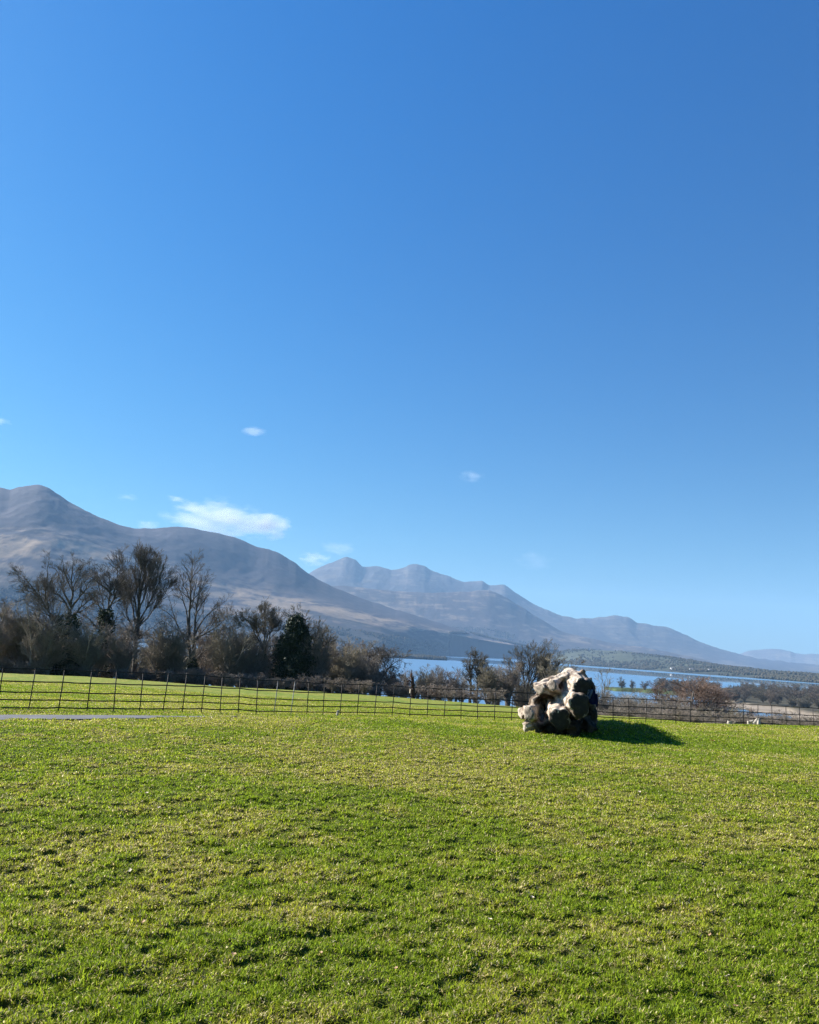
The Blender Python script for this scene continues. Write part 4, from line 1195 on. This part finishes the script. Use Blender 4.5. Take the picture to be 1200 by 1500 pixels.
            q[~neg] = q[~neg][:, ::-1]
            Q.append(q[(q >= 0).all(1)])
        return V, np.concatenate(Q)
    V_, Q_ = nets(S3)
    P = org + (V_[:, :1] * ex + V_[:, 1:2] * ey + V_[:, 2:] * ez) * h
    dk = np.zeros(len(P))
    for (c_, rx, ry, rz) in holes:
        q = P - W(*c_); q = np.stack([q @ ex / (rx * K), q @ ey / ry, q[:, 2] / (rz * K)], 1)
        dk = np.maximum(dk, 1 - smooth(1.0, 1.12, np.linalg.norm(q, axis=1) + (n3(P - O, 5, 31) - .5) * .3))  # paints the shade inside the hollows into the tint
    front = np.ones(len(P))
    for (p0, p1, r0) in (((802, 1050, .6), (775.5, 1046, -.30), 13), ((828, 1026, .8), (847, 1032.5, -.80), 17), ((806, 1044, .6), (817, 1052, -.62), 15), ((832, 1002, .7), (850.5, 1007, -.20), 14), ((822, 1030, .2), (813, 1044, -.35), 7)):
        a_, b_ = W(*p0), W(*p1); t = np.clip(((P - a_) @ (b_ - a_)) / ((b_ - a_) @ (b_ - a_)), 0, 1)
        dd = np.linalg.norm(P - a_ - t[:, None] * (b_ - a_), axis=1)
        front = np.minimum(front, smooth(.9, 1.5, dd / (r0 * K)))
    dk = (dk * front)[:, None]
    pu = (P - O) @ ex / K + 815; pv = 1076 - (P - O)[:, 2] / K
    bark_shade = smooth(.0, .25, (pu - 834) / 36 + (pv - 1032) / 42 + (n3(P - O, 3.5, 41) - .5) * 1.6)[:, None]  # painted shade: darkens the right and lower side of the wood
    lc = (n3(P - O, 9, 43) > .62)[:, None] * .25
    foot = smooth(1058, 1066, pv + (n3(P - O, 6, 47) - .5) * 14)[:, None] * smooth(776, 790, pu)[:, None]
    dk = np.maximum(dk, np.maximum(bark_shade, foot) * (.92 - lc))
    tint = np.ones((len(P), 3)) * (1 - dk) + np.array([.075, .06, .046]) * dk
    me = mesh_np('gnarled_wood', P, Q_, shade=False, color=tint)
    G = g1(O[0], O[1])
    e = empty('tree_stump', (O[0], O[1], G), 'huge pale weathered tree stump with sawn limbs lying on the grass', 'tree stump')
    E = np.array(e.location)
    me.vertices.foreach_set('co', (P - E).astype(np.float32).ravel())
    for p in me.polygons: p.use_smooth = True
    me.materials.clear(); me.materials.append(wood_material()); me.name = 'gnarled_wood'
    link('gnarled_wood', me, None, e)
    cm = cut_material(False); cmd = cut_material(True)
    for (c, d, u, v, pr, asp, ck, ax_) in ends:
        u = nrmz(u - d * (u @ d)); v = np.cross(u, d) * -1 if np.cross(u, d) @ v < 0 else np.cross(u, d)
        n = 40; a = np.arange(n) * 2 * math.pi / n
        rr = np.interp(a, np.linspace(0, 2 * math.pi, len(pr) + 1), np.append(pr, pr[0])) * .93
        Vl = [np.zeros(3)]
        for k in (.33, .66, 1.0):
            jit = 1 + rg.normal(0, .02, n)
            for i in range(n):
                Vl.append(np.array([math.cos(a[i]) * asp * rr[i] * k * jit[i], math.sin(a[i]) * rr[i] * k * jit[i], (1 - k) * .02 + rg.normal(0, .004)]))
        for i in range(n): Vl.append(np.array([math.cos(a[i]) * asp * rr[i] * .97, math.sin(a[i]) * rr[i] * .97, -.06]))
        T = [[0, 1 + i, 1 + (i + 1) % n] for i in range(n)]
        Q = [[1 + j * n + i, 1 + (j + 1) * n + i, 1 + (j + 1) * n + (i + 1) % n, 1 + j * n + (i + 1) % n] for j in range(3) for i in range(n)]
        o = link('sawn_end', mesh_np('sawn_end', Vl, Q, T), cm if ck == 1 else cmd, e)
        w_ = c + d * .006 - E
        o.matrix_local = Matrix([[u[i], v[i], d[i], w_[i]] for i in range(3)] + [[0, 0, 0, 1]])
    # navy jacket hung over the right side
    def cloth(u0, v0, pts, nm, mat, par, y):
        pass
    j = empty('jacket', W(868, 1014, .1), 'dark navy jacket hanging on the shaded right side of the weathered stump', 'jacket')
    J = np.array(j.location)
    def sheet(outline, y0, th, name, mat):
        # rows of (left u, right u, v) -> folded thick cloth
        rows = []
        for (l, rgt, v) in outline:
            rows.append([W(l + (rgt - l) * s, v, y0 + .035 * math.sin(s * 9 + v * .3) + .02 * math.sin(v * .8)) for s in np.linspace(0, 1, 9)])
        A = np.array(rows); B_ = A + fw * th
        nr_ = len(rows)
        V = np.concatenate([A.reshape(-1, 3), B_.reshape(-1, 3)]) - J
        q = grid_quads(nr_, 9); q2 = q[:, ::-1] + nr_ * 9
        side = []
        idx = lambda i, k: i * 9 + k
        for i in range(nr_ - 1):
            for k in (0, 8): side.append([idx(i, k), idx(i + 1, k), idx(i + 1, k) + nr_ * 9, idx(i, k) + nr_ * 9])
        for k in range(8):
            for i in (0, nr_ - 1): side.append([idx(i, k), idx(i, k + 1), idx(i, k + 1) + nr_ * 9, idx(i, k) + nr_ * 9])
        link(name, mesh_np(name, V, np.concatenate([q, q2, np.array(side)]), shade=True), mat, j)
    sheet([(864, 867, 1011), (861, 869, 1014), (858, 870, 1019), (859, 871, 1024), (861, 871.5, 1029), (863, 871.5, 1033)], -.06, .08, 'jacket_body', M['cloth_navy'])
    sheet([(857, 866, 1012), (857, 865, 1017), (858, 863, 1022), (859, 862, 1025)], -.11, .03, 'lining', M['cloth_grey'])
    sheet([(868.5, 872, 1018), (869.5, 873, 1024), (870, 873, 1030), (870.3, 872.4, 1036)], -.13, .07, 'sleeve', M['cloth_navy'])
    return O
STUMP = build_stump()

# dead snag at the wood edge
def snag():
    rg = np.random.default_rng(9); r = 100.0
    def q(x, y): return at(585 + x / 21.43, 960 + y / 21.43, r)
    B = q(440, 1360)
    e = empty('dead_snag', B, 'dark reddish broken dead tree trunk standing at the edge of the wood', 'dead tree')
    PT = [resample([B - [0, 0, .3], q(435, 1150), q(425, 950), q(420, 800)], (.30, .19)), resample([q(425, 850), q(395, 700), q(385, 600), q(390, 470)], (.17, .04)), resample([q(400, 860), q(330, 800), q(300, 760), q(240, 860)], (.08, .04)),
          resample([q(430, 780), q(440, 740), q(445, 690)], (.1, .05)), resample([q(480, 1250), q(520, 1180), q(550, 1150)], (.08, .04))]
    PT, RD = np.array([a for a, b in PT]), np.array([b for a, b in PT])
    PT[:, 1:] += rg.normal(0, .03, PT[:, 1:].shape); RD = RD * rg.uniform(.85, 1.2, RD.shape)
    v, f = seg_mesh([(PT[:1], RD[:1], 10)]); link('trunk', mesh_np('trunk', v - B, f, shade=True), M['snag'], e)
    for i in range(1, len(PT)):
        v, f = seg_mesh([(PT[i:i + 1], RD[i:i + 1], 7)]); link('broken_limb', mesh_np('broken_limb', v - B, f, shade=True), M['snag'], e)
    c = q(357, 1130); v, f = tubes([c - [0, 0, .22]], [c + [0, 0, .22]], np.array([.16]), np.array([.1]), 8)
    v = v + rg.normal(0, .02, v.shape); link('pale_wood', mesh_np('pale_wood', v - B, f), M['pale_leaf'], e)
M['snag'] = noise_mat('snag', [(.018, .012, .010), (.05, .028, .022), (.09, .05, .04)], 2.5, bump=.8, bdist=.06)
snag()

# broken pale timber by the fence at the right, and small litter
def chunk(P, a, b, r0, r1, name, label, cat, mat, group=None, seed=1):
    rg = np.random.default_rng(seed)
    v, q, t, en = capped(a, b, r0, r1, n=14, wob=.12, m=6, rg=rg)
    v = v + rg.normal(0, r1 * .08, v.shape)
    P = np.array(P)
    o = link(name, mesh_np(name, v - P, q, t), mat); o.location = P
    return tag(o, label, cat, group)
M['timber'] = noise_mat('timber', [(.12, .10, .075), (.38, .34, .28), (.50, .46, .39)], 5, bump=.7, bdist=.03)
def logs():
    r = 40.0; k = r / 1210
    def q(u, v, y=0):
        p = at(u, v, r); f = nrmz(np.array([p[0], p[1], 0])); return p + f * y
    for i, (a, b, r0, r1, lab) in enumerate([
        ((1097, 1062, 0), (1097.5, 1056.5, 0), .09, .08, 'short pale log end at the left of the timber heap by the fence'),
        ((1099, 1058.5, .3), (1104, 1057.5, .3), .07, .06, 'small white piece of timber lying flat in the heap by the fence'),
        ((1103, 1063, 0), (1110.5, 1053, .1), .075, .07, 'leaning pale pole forming the left side of the timber heap'),
        ((1111.5, 1063, -.1), (1112, 1053.5, .1), .08, .06, 'upright pale post forming the right side of the timber heap'),
        ((1107, 1061, .4), (1125, 1063.5, .6), .13, .07, 'dark fallen branch trailing right from the timber heap')]):
        p = q(*a)
        chunk(p, q(*a), q(*b), r0, r1, 'broken_timber', lab, 'timber', M['timber'] if i < 4 else M['bark_brown'], 'broken timber lying by the fence', 30 + i)
    a = (1068.5, 1062, 0); chunk(q(*a), q(*a), q(1069, 1056.5, 0), .10, .08, 'log_end', 'small pale log end left of the timber heap', 'timber', M['timber'], None, 40)
    a = (1076, 1062, 0.2); chunk(q(*a), q(*a), q(1080, 1058, 0.2), .10, .05, 'log_end', 'dark stub of wood between the pale log end and timber heap', 'timber', M['bark_grey'], None, 41)
logs()

# a low fallen pale stake at the foot of the fence
p = at(494, 1043, 30.8); p[2] = g1(p[0], p[1])
chunk(p, p + [0, 0, -.02], p + [.04, 0, .20], .045, .04, 'stake', 'short white stake standing at the foot of the fence', 'stake', M['timber'], None, 50)

def leaf(px, py, size, mat, label, name='fallen_leaf', cat='leaf', group=None):
    # walk out along the ray until it meets the ground
    for r in np.arange(3.2, 40, .02):
        q = at(px, py, r)
        if q[2] <= g1(q[0], q[1]) + .02: break
    rg = np.random.default_rng(int(px * 7 + py))
    n = 12; a = np.arange(n) * 2 * math.pi / n
    rr = size * (1 + .25 * np.sin(a * 5) + rg.normal(0, .08, n)) * np.where(np.abs(np.sin(a)) > .5, .75, 1)
    cup = rg.uniform(.15, .4) * size
    V = [(0, 0, 0)] + [(math.cos(t) * s * .5, math.sin(t) * s * .5, cup * .2) for t, s in zip(a, rr)] + [(math.cos(t) * s, math.sin(t) * s, cup * (1 + .5 * math.sin(3 * t))) for t, s in zip(a, rr)]
    V = np.array(V); V2 = V - [0, 0, .002]
    T = [[0, 1 + i, 1 + (i + 1) % n] for i in range(n)]; Q = [[1 + i, 1 + n + i, 1 + n + (i + 1) % n, 1 + (i + 1) % n] for i in range(n)]
    m_ = len(V)
    T2 = [[t[0] + m_, t[2] + m_, t[1] + m_] for t in T]; Q2 = [[x + m_ for x in q_[::-1]] for q_ in Q]
    o = link(name, mesh_np(name, np.concatenate([V, V2]), Q + Q2, T + T2, shade=True), mat)
    o.location = (q[0], q[1], g1(q[0], q[1]) + .035)
    o.rotation_euler = (rg.uniform(-.5, .5), rg.uniform(-.5, .5), rg.uniform(0, 6))
    return tag(o, label, cat, group)
leaf(1044, 1086, .075, M['orange_peel'], 'small bright orange scrap on the grass right of the stump shadow', 'orange_scrap', 'litter')
GL = 'dead leaves scattered on the field'
LL = [(904, 1092, .06, 1), (797, 1087, .05, 1), (215, 1164, .05, 1), (232, 1187, .035, 1), (190, 1280, .035, 1), (441, 1286, .035, 1), (342, 1408, .03, 0), (103, 1490, .025, 1), (1066, 1436, .03, 1), (1083, 1452, .025, 0), (718, 1352, .03, 1), (780, 1318, .03, 1),
      (365, 1265, .035, 0), (448, 1298, .03, 0), (26, 1317, .03, 1), (470, 1402, .022, 0), (1078, 1480, .022, 0), (937, 1162, .04, 1), (1005, 1213, .04, 1), (76, 1151, .04, 0), (210, 1355, .025, 0), (580, 1425, .022, 0), (1040, 1374, .02, 0)]
for px, py, s, k_ in LL:
    leaf(px, py, s * .48, M['pale_leaf'] if k_ else M['dead_leaf'], 'small curled pale leaf lying in the short grass' if k_ else 'small curled brown leaf lying in the short grass', group=GL)

# ------------------------------------------------------------------ grass blades
def build_grass():
    rg = np.random.default_rng(77)
    a0, a1 = math.radians(-34), math.radians(36)
    rings = np.exp(np.linspace(math.log(3.0), math.log(62), 76))
    X, Yy, Wd = [], [], []
    for ra, rb in zip(rings[:-1], rings[1:]):
        rm = (ra + rb) / 2
        area = .5 * (rb ** 2 - ra ** 2) * (a1 - a0)
        dens = 21000 * (4.5 / max(rm, 4.5)) ** 1.55
        n = int(area * dens)
        a = rg.uniform(a0, a1, n); r = np.sqrt(rg.uniform(ra ** 2, rb ** 2, n))
        X.append(np.sin(a) * r); Yy.append(np.cos(a) * r); Wd.append(np.full(n, .0030 * max(1, rm / 4.5) ** .72))
    X, Yy, Wd = np.concatenate(X), np.concatenate(Yy), np.concatenate(Wd)
    h = smooth(.74, .84, fbm(X * 7.3 + 40, Yy * 7.3, 21, 3))
    tus = fbm(X * 5.5, Yy * 5.5, 91, 3)
    keep = (rg.uniform(0, 1, len(X)) > h * .9) & (road_d(X, Yy) > 1.30 + .25 * (tus - .5)) & (rg.uniform(0, 1, len(X)) < .85 + .4 * smooth(.3, .6, tus))
    X, Yy, Wd, tus, h = X[keep], Yy[keep], Wd[keep], tus[keep], h[keep]
    n = len(X)
    Z = gz(X, Yy)
    R = np.hypot(X, Yy)
    L = (.021 + .013 * smooth(.35, .7, tus)) * rg.uniform(.6, 1.35, n) * (1 + .25 * smooth(8, 25, R))
    mound = np.exp(-(((X - MOUND[0] - .4) / 1.2) ** 2 + ((Yy - MOUND[1]) / .8) ** 2))
    st = np.exp(-(((X - STUMP[0]) / 1.5) ** 2 + ((Yy - STUMP[1] + .35) / .55) ** 2))
    L = L * (1 + 1.0 * np.maximum(mound * (tus > .5), st))
    phi = rg.uniform(0, 2 * math.pi, n)
    lean = rg.uniform(.25, 1.5, n)
    dead = rg.uniform(0, 1, n)
    pt = fbm(X * .35, Yy * .35, 31, 4); q = fbm(X * 2.1, Yy * 2.1, 33, 4)
    lush = np.exp(-(((X - MOUND[0] + .6) / 5) ** 2 + ((Yy - MOUND[1] + 1.5) / 1.6) ** 2))
    dry = np.clip(smooth(.34, .66, .5 * pt + .5 * q) - lush, 0, 1)
    isdead = dead < (.15 + .38 * dry)
    lean = np.where(isdead, lean + .35, lean)
    dx, dy = np.cos(phi), np.sin(phi)
    s1, c1 = np.sin(lean * .6), np.cos(lean * .6); s2, c2 = np.sin(np.minimum(lean * 1.25, 1.5)), np.cos(np.minimum(lean * 1.25, 1.5))
    P0 = np.stack([X, Yy, Z - .004], 1)
    P1 = P0 + np.stack([dx * s1, dy * s1, c1], 1) * (L * .55)[:, None]
    P2 = P1 + np.stack([dx * s2, dy * s2, c2], 1) * (L * .5)[:, None]
    tw = phi + math.pi / 2 + rg.normal(0, .5, n)
    sd = np.stack([np.cos(tw), np.sin(tw), 0 * tw], 1) * Wd[:, None]
    V = np.stack([P0 - sd, P0 + sd, P1 + sd * .85, P1 - sd * .85, P2], 1).reshape(-1, 3)
    b = np.arange(n) * 5
    Q = np.stack([b, b + 1, b + 2, b + 3], 1); T = np.stack([b + 3, b + 2, b + 4], 1)
    g0, g1_, yl, straw, pale = [np.array(c) for c in ((.165, .245, .014), (.285, .385, .022), (.46, .46, .036), (.60, .49, .19), (.78, .70, .46))]
    k = rg.uniform(0, 1, (n, 1))
    C = g0 * (1 - k) + g1_ * k
    yy = np.clip(dry * 1.0 + rg.normal(0, .18, n), 0, 1)[:, None]
    C = C * (1 - yy * .75) + yl * yy * .75
    kk = rg.uniform(0, 1, (n, 1))
    D = straw * (1 - kk ** 3) + pale * kk ** 3
    C = np.where(isdead[:, None], D * .5 + (D * .5 + C * 0) * (1 - .4 * rg.uniform(0, 1, (n, 1))), C)
    C = C * rg.uniform(.35, 1.55, (n, 1))
    C5 = np.repeat(C, 5, 0)
    me = mesh_np('grass', V, Q, T, color=C5)
    m = tint_mat('grass_blades', rough=.6, trans=.5, spec=.10)
    o = link('grass', me, m)
    tag(o, 'short uneven grazed grass with yellow and straw coloured blades', 'grass', kind='stuff')
    print('blades', n)
build_grass()

# ------------------------------------------------------------------ clouds
def cloud_mat(name, dens, scale, thr=.44):
    m = bpy.data.materials.new(name); m.use_nodes = True; t = m.node_tree; t.nodes.clear()
    out = N(t, 'ShaderNodeOutputMaterial')
    pv = N(t, 'ShaderNodeVolumePrincipled')
    pv.inputs['Color'].default_value = (1, 1, 1, 1); pv.inputs['Density Attribute'].default_value = ''
    pv.inputs['Anisotropy'].default_value = 0.0
    tc = N(t, 'ShaderNodeTexCoord')
    ln = N(t, 'ShaderNodeVectorMath', operation='LENGTH'); t.links.new(tc.outputs['Object'], ln.inputs[0])
    no = N(t, 'ShaderNodeTexNoise', Scale=scale, Detail=7, Roughness=.62)
    oi = N(t, 'ShaderNodeObjectInfo'); va = N(t, 'ShaderNodeVectorMath', operation='MULTIPLY_ADD')
    va.inputs[1].default_value = (.0013, .0013, .0013)
    t.links.new(oi.outputs['Location'], va.inputs[0]); t.links.new(tc.outputs['Object'], va.inputs[2])
    t.links.new(va.outputs[0], no.inputs['Vector'])
    mr = N(t, 'ShaderNodeMapRange', interpolation_type='SMOOTHSTEP'); mr.inputs['From Min'].default_value = 0; mr.inputs['From Max'].default_value = 1
    mr.inputs['To Min'].default_value = .16; mr.inputs['To Max'].default_value = -.36
    t.links.new(ln.outputs['Value'], mr.inputs[0])
    ad = N(t, 'ShaderNodeMath', operation='ADD'); t.links.new(no.outputs[0], ad.inputs[0]); t.links.new(mr.outputs[0], ad.inputs[1])
    m2_ = N(t, 'ShaderNodeMapRange'); m2_.inputs['From Min'].default_value = thr; m2_.inputs['From Max'].default_value = thr + .3
    m2_.inputs['To Min'].default_value = 0; m2_.inputs['To Max'].default_value = dens
    t.links.new(ad.outputs[0], m2_.inputs[0]); t.links.new(m2_.outputs[0], pv.inputs['Density'])
    t.links.new(pv.outputs[0], out.inputs['Volume'])
    m.cycles.volume_step_rate = .5
    return m
CL = {'mid': cloud_mat('cloud_mid', .007, 1.9), 'thin': cloud_mat('cloud_thin', .0022, 2.1), 'faint': cloud_mat('cloud_faint', .0010, 2.3), 'soft': cloud_mat('cloud_soft', .0026, 3.3, .47), 'wisp': cloud_mat('cloud_wisp', .0003, 2.3)}
def cloud(px, py, w_, h_, kind, label, r=21000):
    import bmesh
    bm = bmesh.new(); bmesh.ops.create_icosphere(bm, subdivisions=3, radius=1.0)
    me = bpy.data.meshes.new('cloud'); bm.to_mesh(me); bm.free()
    o = link('cloud', me, CL[kind]); k = r / 1203
    o.location = at(px, py, r); o.scale = (w_ * k, w_ * k * .7, h_ * k)
    o.rotation_euler = (0, math.radians(0), az_of(px) * -1)
    o['kind'] = 'stuff'; o['label'] = label; o['category'] = 'cloud'
cloud(262, 732, 34, 13, 'thin', 'small white puff at the upper left end of the long cloud')
cloud(330, 764, 165, 62, 'soft', 'long soft white cloud bank above the mountain shoulder')
cloud(284, 744, 60, 22, 'soft', 'ragged upper left stretch of the cloud bank')
cloud(394, 770, 66, 36, 'mid', 'brightest rounded cloud at the right end of the bank')
cloud(217, 769, 36, 16, 'thin', 'low white cloud just touching the mountain crest')
cloud(373, 632, 40, 14, 'thin', 'small lone white cloud high above the bank')
cloud(690, 698, 38, 20, 'faint', 'small faint cloud alone in the middle of the sky')
cloud(0, 617, 26, 12, 'thin', 'faint cloud cut by the left edge of the picture')
cloud(460, 819, 50, 24, 'soft', 'white cloud beside the steep left flank of the far peaks')
cloud(495, 803, 50, 20, 'faint', 'thin wisp just above the far peaks')
cloud(785, 822, 60, 28, 'wisp', 'very faint grey wisp above the far ridge')
cloud(186, 728, 30, 11, 'faint', 'faint wisp left of the long cloud')

# ------------------------------------------------------------------ air
def haze():
    x0, x1, y0, y1, z0, z1 = -15500, 15500, -60, 18800, LAKE - 60, 1420
    me = boxes_mesh('haze', [(((x0 + x1) / 2, (y0 + y1) / 2, (z0 + z1) / 2), ((x1 - x0) / 2, (y1 - y0) / 2, (z1 - z0) / 2), np.eye(3))])
    m = bpy.data.materials.new('haze'); m.use_nodes = True; t = m.node_tree; t.nodes.clear()
    out = N(t, 'ShaderNodeOutputMaterial'); pv = N(t, 'ShaderNodeVolumePrincipled')
    pv.inputs['Color'].default_value = (.42, .68, 1.0, 1)
    pv.inputs['Density'].default_value = 4.4e-5
    pv.inputs['Density Attribute'].default_value = ''
    pv.inputs['Blackbody Intensity'].default_value = 0
    t.links.new(pv.outputs[0], out.inputs['Volume'])
    try: m.cycles.homogeneous_volume = True
    except Exception: pass
    tag(link('haze', me, m), kind='stuff')
haze()
